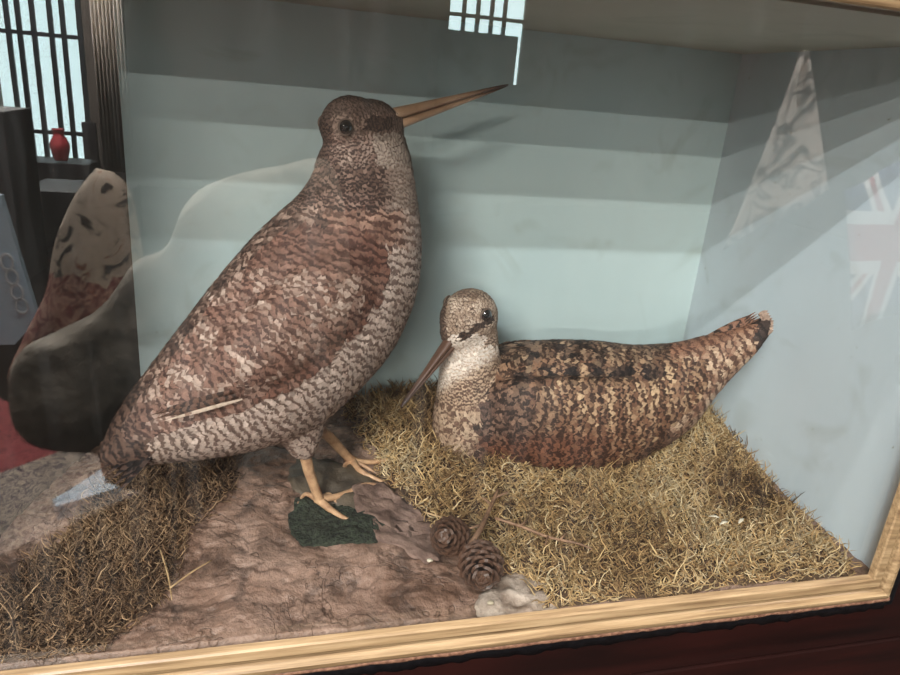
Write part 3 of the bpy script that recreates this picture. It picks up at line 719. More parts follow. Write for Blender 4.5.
def plume(root, skin, sp, arc, o, n, style, seed, cand, order=('body', 'wing')):
    me = skin; bvh = BVHTree.FromPolygons([v.co for v in me.vertices], [tuple(p.vertices) for p in me.polygons])
    o3 = np.array((o[0], o[1], 0.)); nn_ = np.array(n)
    def spf(p): return style(plane_px(p, o3, n), .0, (p-o3) @ nn_)['sp']
    P, NRM = scatter(me, spf, cand, seed); F = {k: Feathers() for k in ('body', 'wingL', 'wingR', 'tail')}
    for p, nr in zip(P, NRM):
        q = plane_px(p, o3, n); sd = (p-o3) @ nn_; s = style(q, nr[2], sd); t, ar = spine_dir(p, sp, arc); nv = Vector(nr)
        d = (t-nv*t.dot(nv))
        if d.length < .15: d = (Vector((0, 0, -1))-nv*(-nv.z))
        d.normalize(); ang = random.gauss(0, .10); d = Matrix.Rotation(ang, 3, nv) @ d
        k = s['k']; k = ('wingL' if sd > 0 else 'wingR') if k == 'wing' else k
        c1, c2 = jlin(s['c1'], .10), jlin(s['c2'], .10); r0 = random.random()
        if s['mode'] == 'flow':
            fr = s['freq']; j = random.gauss(0, s.get('j', .1)); a0 = ar; ti = np.array(t); p0 = np.array(p)
            bars = lambda v, pos, fr=fr, j=j, a0=a0, ti=ti, p0=p0: (a0+float((np.array(pos)-p0) @ ti))*fr+j
        else: bars = lambda v, pos, f=s['freq'], r0=r0: v*f+.25*r0
        F[k].add(Vector(p), d, nv, s['L']*random.uniform(.85, 1.15), s['W']*random.uniform(.85, 1.15), s['l'][0], s['l'][1]*random.uniform(.9, 1.1), c1, c2, bars, s['bw'], bvh, s.get('tip'))
    return F, bvh
F1, bvh1 = plume(root1, skin1, sp1, arc1, O1, N1, style1, 5, 90000)
# long wing quills ending over the tail on the near and far side
for sgn, key in ((1, 'wingL'),):
    for k in range(3):
        a = mir(A(240-k*5, 400-k*4, .050-k*.001), O1, N1, sgn); e = mir(A(157-k*6, 423-k*3, .040-k*.001), O1, N1, sgn); d = (e-a)
        c1, c2 = ((206, 184, 164), (150, 118, 100)) if k == 0 else ((112, 82, 68), (56, 40, 34))
        F1[key].add(a+d*.22, d.normalized(), N1*sgn, d.length, .0045 if k else .0026, 0, 0, jlin(c1, .05), jlin(c2, .05), (lambda v, p: .6) if k == 0 else (lambda v, p: v*9), .25 if k == 0 else .4)
for k in range(12):
    o_ = (k-5.5)*.0028; a = A(150, 428+abs(k-5.5)*1.2)+N1*o_; e = A(88+abs(k-5.5)*2, 470+abs(k-5.5)*.6)+N1*o_*2.6; d = e-a; u_ = N1.cross(d).normalized(); u_ = u_ if u_.z > 0 else -u_
    F1['tail'].add(a, d.normalized(), u_, d.length*1.1, .011, 0, .0005*(6-abs(k-5.5)), jlin((66, 50, 43)), jlin((26, 20, 18)), lambda v, p: v*5, .55, None, 1.3)
bd = F1['body'].build('body', root1, skin1)
for kk in ('wingL', 'wingR'): F1[kk].build('wing', root1)
F1['tail'].build('tail', root1)
for sg in (1, -1): make_eye(root1, mir(A(345, 127, .0158), O1, N1, sg), N1*sg, 6.6*sc)
tip1 = A(508, 85); mb1 = bill_mat('standing_bird_bill', (164, 132, 106), (88, 62, 50), tuple(A(396, 120)), tuple((tip1-A(396, 120)).normalized()), (tip1-A(396, 120)).length)
make_bill(root1, A(392, 108), A(392, 121), A(392, 132), tip1, N1, .0062, mb1, 'long straight tan bill with darker tip')
def gp(px, py, r, z=.008):
    p = hit(px, py, 2, z); return Vector((p[0], p[1], max(z, ground(p[0], p[1])+r)))
j1 = gp(319, 500, .003, .012); top1 = A(297, 440)+N1*.014
leg(root1, [top1, top1.lerp(j1, .45)+Vector((-.001, 0, 0)), j1.lerp(top1, .12), j1], [.0046, .0040, .0036, .0042],
    [([j1, gp(334, 512, .0022, .009), gp(350, 521, .0018, .007)], [.0036, .0024, .0015]),
     ([j1, gp(342, 497, .0024, .010), gp(364, 489, .0020, .010), gp(380, 488, .0016, .010)], [.0034, .0026, .0022, .0014]),
     ([j1, gp(329, 497, .0022, .009), gp(336, 503, .0016, .008)], [.003, .0018, .0013]),
     ([j1, gp(306, 494, .0022, .012), gp(299, 504, .0014, .008)], [.003, .0018, .0013])], m_leg)
j2 = gp(352, 464, .003, .014); top2 = A(313, 428)-N1*.016
leg(root1, [top2, top2.lerp(j2, .45)+Vector((0, 0, .003)), j2.lerp(top2, .12), j2], [.0044, .0042, .0036, .0040],
    [([j2, gp(368, 464, .0024, .014), gp(392, 459, .0018, .015)], [.0036, .0026, .0015]),
     ([j2, gp(361, 477, .0024, .011), gp(384, 483, .0018, .011)], [.0034, .0024, .0014]),
     ([j2, gp(364, 470, .0022, .012), gp(374, 473, .0016, .012)], [.003, .0018, .0013]),
     ([j2, gp(345, 470, .0020, .012), gp(344, 477, .0014, .010)], [.003, .0018, .0013])], m_leg)
tag(root1, 'stuffed brown barred woodcock standing upright with long bill raised to the right', 'bird')

# ================================================================== SITTING WOODCOCK
O2 = (-.17, .188, 0); TH2 = -.17
N2 = Vector((math.sin(TH2), -math.cos(TH2), 0)); D2 = Vector((math.cos(TH2), math.sin(TH2), 0))
def B(px, py, off=0): return Vector(hitp(px, py, (O2[0]+N2.x*off, O2[1]+N2.y*off, 0), TH2))
root2 = empty('woodcock', (O2[0], O2[1], .02))
bm = bmesh.new()
st = [((440, 405), (438, 440), .012), ((448, 375), (436, 450), .026), ((466, 362), (446, 456), .036), ((492, 354), (478, 462), .044), ((520, 347), (516, 468), .049), ((556, 344), (560, 470), .052), ((598, 345), (606, 464), .051),
      ((638, 349), (646, 446), .044), ((676, 346), (684, 424), .033), ((706, 338), (706, 398), .023), ((735, 330), (728, 374), .017), ((757, 322), (750, 352), .013), ((768, 317), (764, 334), .008)]
loft(bm, [(B(*a), B(*c), w, N2) for a, c, w in st], 32, 4)
# neck
nk = [((436, 446), (500, 452), .030), ((433, 415), (500, 418), .029), ((437, 388), (498, 388), .026), ((440, 362), (496, 362), .022), ((442, 340), (496, 340), .020), ((446, 325), (494, 322), .018)]
loft(bm, [(B(*a)+N2*o_, B(*c)+N2*o_, w, N2) for (a, c, w), o_ in zip(nk, (.010, .010, .011, .012, .014, .015))], 28, 4)
sc2 = (B(468, 318)-B(469, 318)).length
HC = B(469, 319, .016)
# head frame: forward turned to the left and towards the glass, dipped
f2 = (-D2*.66+N2*.66+Vector((0, 0, -.32))).normalized()
u2 = (Vector((0, 0, 1))-f2*f2.z).normalized(); s2 = f2.cross(u2).normalized()
if s2.dot(D2) < 0: s2 = -s2
ellipsoid(bm, HC+u2*.001, (f2*.0260, s2*.0226, u2*.0240)); ellipsoid(bm, HC+f2*.010-u2*.003, (f2*.020, s2*.0160, u2*.0165)); ellipsoid(bm, HC+f2*.002-u2*.010, (f2*.021, s2*.0195, u2*.018))
W2 = [((492, 388), (480, 430), .005), ((512, 380), (505, 452), .012), ((545, 378), (545, 466), .015), ((590, 380), (592, 464), .015), ((632, 380), (635, 446), .013), ((668, 376), (668, 420), .009), ((694, 366), (694, 392), .005)]
for sgn in (1, -1):
    offs = [.034, .040, .043, .041, .035, .027, .019]
    loft(bm, [(mir(B(*a, o_), O2, N2, sgn), mir(B(*c, o_), O2, N2, sgn), w, N2) for (a, c, w), o_ in zip(W2, offs)], 24, 4)
skin2 = fuse(bm, .0022, 5)
for v in skin2.vertices: v.co.z = max(v.co.z, ground(v.co.x, v.co.y, False)+.003)
sp2 = catmull([list(HC+f2*.028), list(HC+f2*.008), list(HC-u2*.014-f2*.003)]+[list(B(*p)+N2*o_) for p, o_ in [((472, 375), .010), ((480, 396), .006), ((505, 403), 0), ((545, 404), 0), ((600, 402), 0), ((650, 390), 0), ((700, 366), 0), ((740, 346), 0), ((775, 322), 0), ((800, 312), 0)]], 10)
arc2 = arcof(sp2)
POLYW2 = [(476, 372), (500, 362), (550, 360), (610, 362), (660, 362), (700, 364), (700, 392), (672, 424), (640, 450), (596, 472), (545, 476), (505, 462), (474, 440), (462, 415)]
def style2(q, nz, side):
    x, y = q; x += 4*mnoise.noise(Vector((q[0]/7, q[1]/7, 61))); y += 4*mnoise.noise(Vector((q[0]/7, q[1]/7, 77)))
    n = mnoise.noise(Vector((x/24, y/24, 13))); n2 = mnoise.noise(Vector((x/8, y/8, 18))); ns = mnoise.noise(Vector((x/5, y/16, 25))); rr = random.random()
    d = {'k': 'body', 'L': .0105, 'W': .0056, 'sp': .0029, 'l': (.0002, .0012), 'mode': 'flow', 'freq': 170., 'bw': .45, 'j': .15}
    if q[0] < 504 and q[1] < 345:
        d.update(L=.0050, W=.0024, sp=.0017, l=(.0001, .0006), mode='scal', freq=1.4)
        if y < 299: c = (bl((124, 102, 86), (168, 146, 126), .5+1.6*n2), (92, 72, 60), .4)
        elif (458 < x < 492 and abs(y-(337-(x-462)*.62)) < 4.0): c = ((74, 56, 46), (46, 34, 29), .6)
        elif x < 446: c = ((120, 98, 84), (70, 54, 45), .5)
        elif y > 335 and x < 484: c = ((226, 212, 197), (196, 174, 156), .12)
        elif y > 335: c = ((176, 152, 132), (90, 70, 58), .45)
        else: c = (bl((158, 134, 114), (194, 174, 154), .5+1.6*n2), (122, 100, 84), .3)
        d.update(c1=c[0], c2=c[1], bw=c[2]); return d
    if x < 500-(y-345)*.22 and y < 402:
        d.update(L=.0072, W=.0036, sp=.0022, mode='scal', freq=1.5)
        t = sst(372, 392, y+(x-450)*.6)
        d.update(c1=bl((226, 212, 197), (184, 156, 130), t), c2=bl((190, 166, 148), (98, 74, 60), t), bw=.14+.34*t); return d
    if x < 486-(y-400)*.25+14*n2 or (x < 494 and y < 400):
        d.update(L=.0088, W=.0046, sp=.0026, freq=140., j=.2, c1=bl((190, 164, 138), (150, 122, 100), .4+n2), c2=(108, 82, 67), bw=.42); return d
    wing = inpoly(np.array([[x, y]]), POLYW2)[0] and abs(side) > .012
    if wing:
        d.update(k='wing', L=.0125, W=.0066, sp=.0032, l=(.0006, .0022), freq=130., j=.25)
        low = sst(395, 440, y+(560-x)*.12)
        cols = math.sin(x/15*2*math.pi+3*mnoise.noise(Vector((x/30, y/18, 5))))*sst(535, 580, x)*sst(366, 382, y)
        t = .40+1.0*ns+.5*cols-.35*low+(.25 if rr < .12 else 0)
        c1 = bl((118, 84, 64), (192, 162, 128), t); c2 = bl((56, 39, 31), (84, 59, 45), t)
        blk = sst(.0, .2, mnoise.noise(Vector((x/11, 0, 40)))+.16)*sst(498, 515, x)*(1-sst(640, 670, x))*max(0, 1-abs(y-(374-(x-560)*.02+5*n))/11)
        c1 = bl(c1, (44, 33, 29), 1.4*blk); c2 = bl(c2, (22, 17, 16), 1.4*blk)
        sh = (1-sst(508, 552, x+10*n2))*sst(372, 395, y); c1 = bl(c1, bl((84, 62, 52), (126, 98, 82), .5+1.5*n2), sh); c2 = bl(c2, (50, 37, 31), sh)
        ru = sst(425, 445, y)*(1-sst(560, 640, x))*.8; c1 = bl(c1, (120, 76, 56), ru); c2 = bl(c2, (64, 38, 29), ru)
        d.update(c1=c1, c2=c2, bw=.42); return d
    if x > 664:
        t = sst(0, 14, y-(346-(x-690)*.33)); t2 = .5+1.5*n2
        d.update(freq=125., L=.0125, W=.0066, sp=.0031, j=.12, c1=bl((146, 106, 84), bl((140, 104, 84), (204, 176, 148), t2), t), c2=bl((96, 64, 51), (92, 66, 53), t), bw=.36)
        if x > 750: d.update(c1=(70, 56, 50), c2=(42, 33, 30), bw=.4)
        return d
    d.update(L=.0122, W=.0066, sp=.0031, l=(.0004, .0018), freq=130., j=.3)
    if y > 430: d.update(c1=(116, 86, 70), c2=(62, 44, 36)); return d
    t = .5+1.3*ns; blk = sst(.0, .3, n2+.05)*(.9 if x < 600 else .5)*(1 if y < 358 else .7)
    c1 = bl((112, 86, 70), (180, 152, 122), t); c2 = bl((54, 40, 33), (88, 64, 50), t)
    d.update(c1=bl(c1, (50, 38, 33), blk), c2=bl(c2, (26, 20, 18), blk), bw=.42)
    return d
F2, bvh2 = plume(root2, skin2, sp2, arc2, O2, N2, style2, 9, 80000)
for k in range(12):
    u_ = k-5.5; o_ = u_*.0011; a = B(706, 350+u_*1.2)+N2*(o_+.004); e = B(772-abs(u_)*.9, 321+u_*1.5)+N2*(o_*1.4); d = e-a; up_ = N2.cross(d).normalized(); up_ = up_ if up_.z > 0 else -up_
    up_ = (up_+N2*.6).normalized()
    F2['tail'].add(a, d.normalized(), up_, d.length*1.2, .009, .003, .003, jlin((140, 102, 82)), jlin((50, 38, 33)), lambda v, p: v*7, .42)
for k in range(9):                        # pale tips
    u_ = k-4; e = B(764-abs(u_)*.8, 322+u_*2.0)+N2*(u_*.0012+.004); d = (B(776, 316)-B(748, 331)).normalized()
    F2['tail'].add(e, d, N2, .009, .0045, .001, .002, jlin((176, 150, 132)), jlin((120, 94, 82)), lambda v, p: .6, .3)
F2['body'].build('body', root2, skin2)
for kk in ('wingL', 'wingR'): F2[kk].build('wing', root2)
F2['tail'].build('tail', root2)
for sg in (1, -1):
    ec = HC+s2*sg*.0190+u2*.0105+f2*.001; make_eye(root2, ec, (s2*sg+f2*.15).normalized(), .0056)
tb = HC+f2*.023-u2*.008
def ray_at(px, py, y): return Vector(hit(px, py, 1, y))
tip2 = ray_at(401, 407, tb.y-.030)
bdir = (tip2-tb).normalized(); bu_ = s2.cross(bdir).normalized(); bu_ = bu_ if bu_.dot(u2) > 0 else -bu_
mb2 = bill_mat('sitting_bird_bill', (84, 60, 48), (58, 42, 36), tuple(tb), tuple(bdir), (tip2-tb).length)
tb0 = tb-bdir*.006
make_bill(root2, tb0+bu_*.0072, tb0+bu_*.0006, tb0-bu_*.0056, tip2, s2, .0056, mb2, 'long dark brown bill pointing down to the moss')
tag(root2, 'stuffed woodcock with pale throat sitting on the moss, tail up at the right', 'bird')

# ================================================================== ROOM IN FRONT OF THE CASE
ZF, ZC, YR, RXL, RXR = -.95, 1.9, -8.0, -4.2, 6.2
m_rwall = simple('room_plaster', (92, 84, 78), (108, 100, 92), 3, .8, 0)
m_rceil = simple('room_ceiling', (150, 148, 142), (165, 162, 156), 3, .8, 0)
m_rfloor = simple('room_floorboards', (26, 20, 18), (40, 31, 27), 8, .9, .2, .002, stretch=(1, .1, 1))
m_rfloor.node_tree.nodes['Principled BSDF'].inputs['Specular IOR Level'].default_value = .05
m_wood.node_tree.nodes['Principled BSDF'].inputs['Specular IOR Level'].default_value = .25
structure(boxobj('floor', (RXL-.1, YR-.1, ZF-.1), (RXR+.1, 1.6, ZF), m_rfloor)); structure(boxobj('ceiling', (RXL-.1, YR-.1, ZC), (RXR+.1, 1.6, ZC+.1), m_rceil))
structure(boxobj('wall_left', (RXL-.1, YR-.1, ZF), (RXL, 1.6, ZC), m_rwall)); structure(boxobj('wall_right', (RXR, YR-.1, ZF), (RXR+.1, 1.6, ZC), m_rwall))
structure(boxobj('wall_behind_case', (RXL-.1, 1.5, ZF), (RXR+.1, 1.6, ZC), m_rwall))
def V(px, py, yv): return seen_in_glass(px, py, yv)
# windows in the wall opposite the case
wa = V(20, 150, 8.0); wb = V(94, 160, 8.0); w1x0, w1x1, w1z0 = V(8, 160, 8).x, wb.x, wb.z; w2x0, w2x1, w2z0 = V(450, 10, 8).x, V(526, 10, 8).x, V(515, 85, 8).z
w1z1 = 1.75; w2z1 = 1.75
bm = bmesh.new()
for lo, hi in (((RXL-.1, ZF), (w1x0, ZC)), ((w1x0, ZF), (w1x1, w1z0)), ((w1x0, w1z1), (w1x1, ZC)), ((w1x1, ZF), (w2x0, ZC)), ((w2x0, ZF), (w2x1, w2z0)), ((w2x0, w2z1), (w2x1, ZC)), ((w2x1, ZF), (RXR+.1, ZC))):
    box(bm, (lo[0], YR-.1, lo[1]), (hi[0], YR, hi[1]))
structure(bmobj('wall_opposite', bm, m_rwall, smooth=False))
def emis(name, col, s):
    m = bpy.data.materials.new(name); m.use_nodes = True; nt = m.node_tree; nt.nodes.clear(); o = N(nt, 'OutputMaterial'); e = N(nt, 'Emission')
    e.inputs[0].default_value = (*lin(col), 1); e.inputs[1].default_value = s; L(nt, e.outputs[0], o.inputs[0]); return m
m_sky = emis('daylight', (214, 240, 242), 9.0); m_bar = simple('iron_bars', (26, 30, 34), (40, 44, 48), 20, .5, 0)
m_frame = simple('window_paint', (70, 80, 84), (90, 100, 104), 20, .5, 0)
def window(name, xa, xb, za, zb, bars, cross):
    r = structure(boxobj(name, (xa, YR-.09, za), (xb, YR-.07, zb), m_sky))
    for x in bars: boxobj('window_bar', (x-.022, YR-.03, za), (x+.022, YR+.01, zb), m_bar, r)
    for z in cross: boxobj('window_bar', (xa, YR-.02, z-.02), (xb, YR+.005, z+.02), m_bar, r)
    boxobj('window_sill', (xa-.05, YR-.06, za-.05), (xb+.05, YR+.08, za), m_frame, r)
    return r
def bx(px): return V(px, 80, 8).x
window('window_1', w1x0, w1x1, w1z0, w1z1, [bx(q) for q in (14, 25, 39, 56, 68, 84)], [V(60, 133, 8).z, V(60, 36, 8).z])
window('window_2', w2x0, w2x1, w2z0, w2z1, [V(q, 15, 8).x for q in (464, 478, 492, 505)], [V(490, 18, 8).z])
# lamps: five long ceiling tubes one behind the other
m_tube = emis('fluorescent_tube', (255, 250, 240), 6); m_metal = simple('white_metal', (200, 200, 196), (215, 215, 210), 20, .4, 0)
LAMPS = [(1.0, 34, (.93, 1, 1.03)), (.66, 56, (.93, 1, 1.02)), (.49, 72, (1, .97, .90)), (.33, 84, (1, .95, .84)), (.217, 74, (1, .93, .80))]
for k, (te, pw, lc) in enumerate(LAMPS):
    dy = (ZC-.06-.371)/te; y = -dy; x = -.35-.52*dy if dy < 5 else -2.7
    t = tag(empty('ceiling_lamp', (x, y, ZC)), ['nearest long white ceiling lamp over the display case', 'second long white ceiling lamp from the display case', 'middle long white ceiling lamp of the five', 'fourth long white ceiling lamp from the display case', 'farthest long white ceiling lamp, near the barred windows'][k], 'lamp', 'ceiling lamps of the room')
    boxobj('lamp_housing', (-.65, -.08, -.045), (.65, .08, 0), m_metal, t)
    bm = bmesh.new(); tube(bm, [(-.6, 0, -.06), (.6, 0, -.06)], [.013, .013], 10, 1); bmobj('lamp_tube', bm, m_tube, t)
    ld = bpy.data.lights.new('tube_light', 'AREA'); ld.shape = 'RECTANGLE'; ld.size = 1.2; ld.size_y = .04; ld.energy = pw; ld.color = lc
    lo = bpy.data.objects.new('tube_light', ld); COL.objects.link(lo); lo.location = (x, y, ZC-.08)
    d = Vector((-.27, .15, .15))-Vector(lo.location); q = d.to_track_quat('-Z', 'Y'); 
    # keep the long side level with the tube
    zz = -d.normalized(); xx = Vector((1, 0, 0)); xx = (xx-zz*xx.dot(zz)).normalized(); yy = zz.cross(xx)
    l2 = bpy.data.lights.new('added_downlight', 'AREA'); l2.shape = 'RECTANGLE'; l2.size = 1.2; l2.size_y = .04; l2.energy = (35, 35, 40, 60, 260)[k]; l2.color = (1, .965, .93); l2o = bpy.data.objects.new('added_downlight', l2); COL.objects.link(l2o); l2o.location = (x, y, ZC-.085)  # second light added at each tube to brighten floor, rug and curtain
    R3 = Matrix((xx, yy, zz)).transposed(); lo.matrix_world = Matrix.Translation(Vector(lo.location)) @ R3.to_4x4()

# more lamps, added unseen above the case front to light rug, cloth and flags
for k, (x, y, pw, lb) in enumerate(((-.9, -.28, 42, 'unseen ceiling lamp added above the left front of the display case'), (1.7, -.28, 110, 'unseen ceiling lamp added above and right of the display case'))):
    t = tag(empty('ceiling_lamp', (x, y, ZC)), lb, 'lamp', 'ceiling lamps of the room')
    boxobj('lamp_housing', (-.65, -.08, -.045), (.65, .08, 0), m_metal, t)
    bm = bmesh.new(); tube(bm, [(-.6, 0, -.06), (.6, 0, -.06)], [.013, .013], 10, 1); bmobj('lamp_tube', bm, m_tube, t)
    ld = bpy.data.lights.new('tube_light', 'AREA'); ld.shape = 'RECTANGLE'; ld.size = 1.2; ld.size_y = .04; ld.energy = pw; ld.color = (1, .965, .93)
    lo = bpy.data.objects.new('tube_light', ld); COL.objects.link(lo); lo.location = (x, y, ZC-.08); lo.rotation_euler = (-.45, 0, 0)

# patterned rug
m_rug, nt, b, o = mat('red_rug'); g = N(nt, 'NewGeometry'); n = noise_node(nt, 14, 5, dist=2); n2 = noise_node(nt, 60, 3)
r1 = ramp(nt, n.outputs[0], [(.42, lin((150, 58, 64))), (.52, lin((176, 84, 84))), (.62, lin((120, 40, 48)))]); r2 = ramp(nt, noise_node(nt, 22, 4, dist=3).outputs[0], [(.42, lin((196, 178, 160))), (.5, lin((70, 60, 72))), (.58, lin((190, 172, 156)))], 'CONSTANT')
sx = N(nt, 'SeparateXYZ'); L(nt, g.outputs['Position'], sx.inputs[0]); ed = mth(nt, 'GREATER_THAN', mth(nt, 'ADD', sx.outputs['Y'], mth(nt, 'MULTIPLY', sx.outputs['X'], .9)), -2.98)
c = mixc(nt, ed, r1.outputs[0], r2.outputs[0]); L(nt, c, b.inputs['Base Color']); b.inputs['Roughness'].default_value = .9
bm = bmesh.new(); box(bm, (-1.1, -1.7, 0), (.27, 0, .012), .004)
for v in bm.verts: v.co = Matrix.Rotation(math.radians(-42), 3, 'Z') @ v.co + Vector((-1.0, -1.53, ZF))
rg_ = bmobj('rug', bm, m_rug, smooth=False); tag(rg_, 'red patterned rug with pale figured border on the floor, mirrored at far left', 'rug')

def cushion(name, outline, yv, depth, m, label, cat, folds, seed, follow=None):
    pts = [V(px, py, yv) for px, py in outline]; C = catmull([list(p) for p in pts]+[list(pts[0])], 5)[:-1]; c = C.mean(0); bm = bmesh.new(); n = len(C); R_ = 14; sides = []
    rim = [bm.verts.new(Vector(p)) for p in C]
    for sg in (1, -1):
        rows = [rim]
        for k in range(1, R_):
            s = 1-k/R_; row = []
            for j, p in enumerate(C):
                q = c+(p-c)*s; h = depth*math.sqrt(max(0, 1-s*s)); fo = folds*mnoise.fractal(Vector((q[0]*9+seed, q[2]*5-q[0]*3, seed)), 1, 2, 3)*(1-s**4)
                row.append(bm.verts.new((q[0], q[1]+sg*(h+fo), q[2])))
            rows.append(row)
        cc = bm.verts.new((c[0], c[1]+sg*depth, c[2]))
        for A_, B_ in zip(rows, rows[1:]):
            for j in range(n): bm.faces.new((A_[j], A_[(j+1) % n], B_[(j+1) % n], B_[j]))
        for j in range(n): bm.faces.new((rows[-1][j], rows[-1][(j+1) % n], cc))
    o = bmobj(name, bm, m); tag(o, label, cat); return o
m_floral, nt, b, o = mat('floral_fabric'); n = noise_node(nt, 20, 5, dist=1.8); n2 = noise_node(nt, 7, 3, dist=1); g = N(nt, 'NewGeometry')
c0 = ramp(nt, n.outputs[0], [(.38, lin((60, 50, 44))), (.46, lin((200, 180, 160))), (.62, lin((210, 190, 170))), (.68, lin((150, 92, 66)))])
c1_ = ramp(nt, noise_node(nt, 45, 4, dist=2).outputs[0], [(.4, lin((130, 48, 44))), (.6, lin((206, 160, 140)))]); sz = N(nt, 'SeparateXYZ'); L(nt, g.outputs['Position'], sz.inputs[0])
bd_ = mth(nt, 'LESS_THAN', mth(nt, 'ADD', sz.outputs['Z'], mth(nt, 'MULTIPLY', n2.outputs[0], .16)), .045); c = mixc(nt, bd_, c0.outputs[0], c1_.outputs[0]); L(nt, c, b.inputs['Base Color']); b.inputs['Roughness'].default_value = .85
m_throw = simple('grey_brown_cloth', (118, 106, 92), (186, 174, 158), 14, .8, .8, .03, 7)
m_cloth2 = simple('pale_cloth', (206, 196, 184), (222, 212, 202), 6, .85, .3, .02)
cushion('floral_form', [(95, 168), (118, 176), (134, 205), (148, 300), (150, 400), (60, 400), (8, 385), (22, 340), (46, 290), (55, 240), (74, 196)], 1.02, .07, m_floral, 'floral padded form standing in for an unclear mirrored sleeve at left edge of the glass', 'cushion', .02, 3)  # padded form stands in for the unclear mirrored sleeve of a person
cushion('draped_form', [(50, 335), (100, 308), (135, 262), (165, 248), (185, 205), (215, 182), (280, 166), (335, 170), (350, 300), (320, 400), (220, 440), (135, 452), (50, 452), (14, 430), (8, 380), (22, 350)], .82, .06, m_throw, 'grey brown draped form standing in for an unclear mirrored arm and coat, in front of the floral form', 'cloth', .03, 9)  # draped form stands in for the unclear mirrored arm and coat of a person
ta = V(155, 446, .86); tbl = tag(empty('side_table', (ta.x+.02, ta.y, ZF)), 'round dark wooden side table added to carry the floral and draped forms', 'table'); hT = ta.z-ZF  # table added only to support the mirrored forms
bm = bmesh.new(); tube(bm, [(0, 0, hT-.03), (0, 0, hT)], [.11, .11], 40, 1); bmobj('table_top', bm, m_wood, tbl, False)
bm = bmesh.new(); tube(bm, [(0, 0, .02), (0, 0, .3), (0, 0, hT-.03)], [.03, .018, .025], 16, 4); bmobj('table_leg', bm, m_wood, tbl)
bm = bmesh.new(); tube(bm, [(0, 0, 0), (0, 0, .02)], [.16, .15], 32, 1); bmobj('table_foot', bm, m_wood, tbl, False)
# blue leaflet on the rug, leaning sign with ring marks, dark cabinet, screen, red ornament
m_blue = simple('pale_blue_paper', (184, 208, 226), (206, 226, 240), 8, .6, 0)
def P3(px, py, z):                                   # mirrored view of the floor level
    p = hit(px, py, 2, z); return Vector((p[0], -p[1], z))
bm = bmesh.new(); pts = [P3(*q, ZF+.06) for q in ((52, 500), (70, 490), (100, 470), (106, 476), (104, 483), (121, 487), (80, 500), (56, 507))]
a = [bm.verts.new(p) for p in pts]; c_ = [bm.verts.new(p-Vector((0, 0, .048))) for p in pts]
bm.faces.new(a); bm.faces.new(c_[::-1])
for i in range(len(a)): bm.faces.new((a[i], a[(i+1) % len(a)], c_[(i+1) % len(a)], c_[i]))
tag(bmobj('paper_packet', bm, m_blue, smooth=False), 'pale blue paper packet on the rug, mirrored near the lower left', 'paper')
sg_ = [V(*q, 2.2) for q in ((-25, 190), (0, 196), (38, 320), (14, 345), (-30, 345))]; bm = bmesh.new()
a = [bm.verts.new(p) for p in sg_]; c_ = [bm.verts.new(p+Vector((0, -.03, 0))) for p in sg_]; bm.faces.new(a); bm.faces.new(c_[::-1])
for i in range(len(a)): bm.faces.new((a[i], a[(i+1) % len(a)], c_[(i+1) % len(a)], c_[i]))
sgn_ = bmobj('sign_board', bm, m_blue, smooth=False); tag(sgn_, 'pale blue leaning board with a row of white rings, mirrored at left edge', 'sign')
m_white = simple('white_lettering', (225, 228, 230), (240, 240, 240), 5, .6, 0)
for px, py in ((7, 262), (12, 277), (17, 292), (22, 306)):
    c0_ = V(px, py, 2.2-.012); bm = bmesh.new(); K = 20; rings = []
    for i in range(K):
        an = 2*math.pi*i/K; rd = Vector((math.cos(an)*.018, 0, math.sin(an)*.026)); ring = []
        for j in range(6):
            bb = 2*math.pi*j/6; ring.append(bm.verts.new(c0_+rd*(1+.22*math.cos(bb))+Vector((0, .003*math.sin(bb)+.004, 0))))
        rings.append(ring)
    for i in range(K):
        for j in range(6): bm.faces.new((rings[i][j], rings[(i+1) % K][j], rings[(i+1) % K][(j+1) % 6], rings[i][(j+1) % 6]))
    o = bmobj('lettering', bm, m_white, sgn_)
m_cab = simple('dark_furniture', (34, 30, 32), (56, 50, 52), 6, .5, 0)
def slab(name, pa, pb, yv, dep, m, label, cat, floor=False, bev=.01):
    a, b_ = V(*pa, yv), V(*pb, yv); lo = (min(a.x, b_.x), a.y-dep, ZF if floor else min(a.z, b_.z)); hi = (max(a.x, b_.x), a.y, max(a.z, b_.z))
    return tag(boxobj(name, lo, hi, m, None, bev), label, cat)
cb = slab('cabinet', (-40, 109), (26, 300), 4.0, .5, m_cab, 'dark upright cabinet mirrored at the far left below the window', 'cabinet', True)
slab('desk', (20, 190), (130, 250), 5.0, .6, m_cab, 'long low dark desk standing below the barred window', 'desk', True)
slab('screen', (81, 122), (98, 160), 7.4, .06, m_cab, 'small dark screen standing at right end of the window sill', 'screen', False, .003)
st_ = V(90, 160, 7.4); 
slab('window_shelf', (5, 160.5), (90, 172), 7.3, .5, m_cab, 'dark shelf unit under the window carrying ornaments', 'shelf', True)
m_red = simple('red_ceramic', (200, 60, 70), (220, 90, 95), 8, .4, 0)
p = V(61, 158, 7.4); bm = bmesh.new(); tube(bm, [Vector((p.x, p.y, V(61, 160.5, 7.4).z)), Vector((p.x, p.y, p.z+.12)), Vector((p.x, p.y, p.z+.22)), Vector((p.x, p.y, p.z+.28))], [.06, .09, .05, .06], 16, 4); tag(bmobj('vase', bm, m_red), 'small red vase standing in front of the barred window', 'vase')
slab('flower_pot', (440, 28), (511, 110), 7.0, .4, m_cab, 'dark planter mirrored above the raised bill, in front of the second window', 'planter', True)
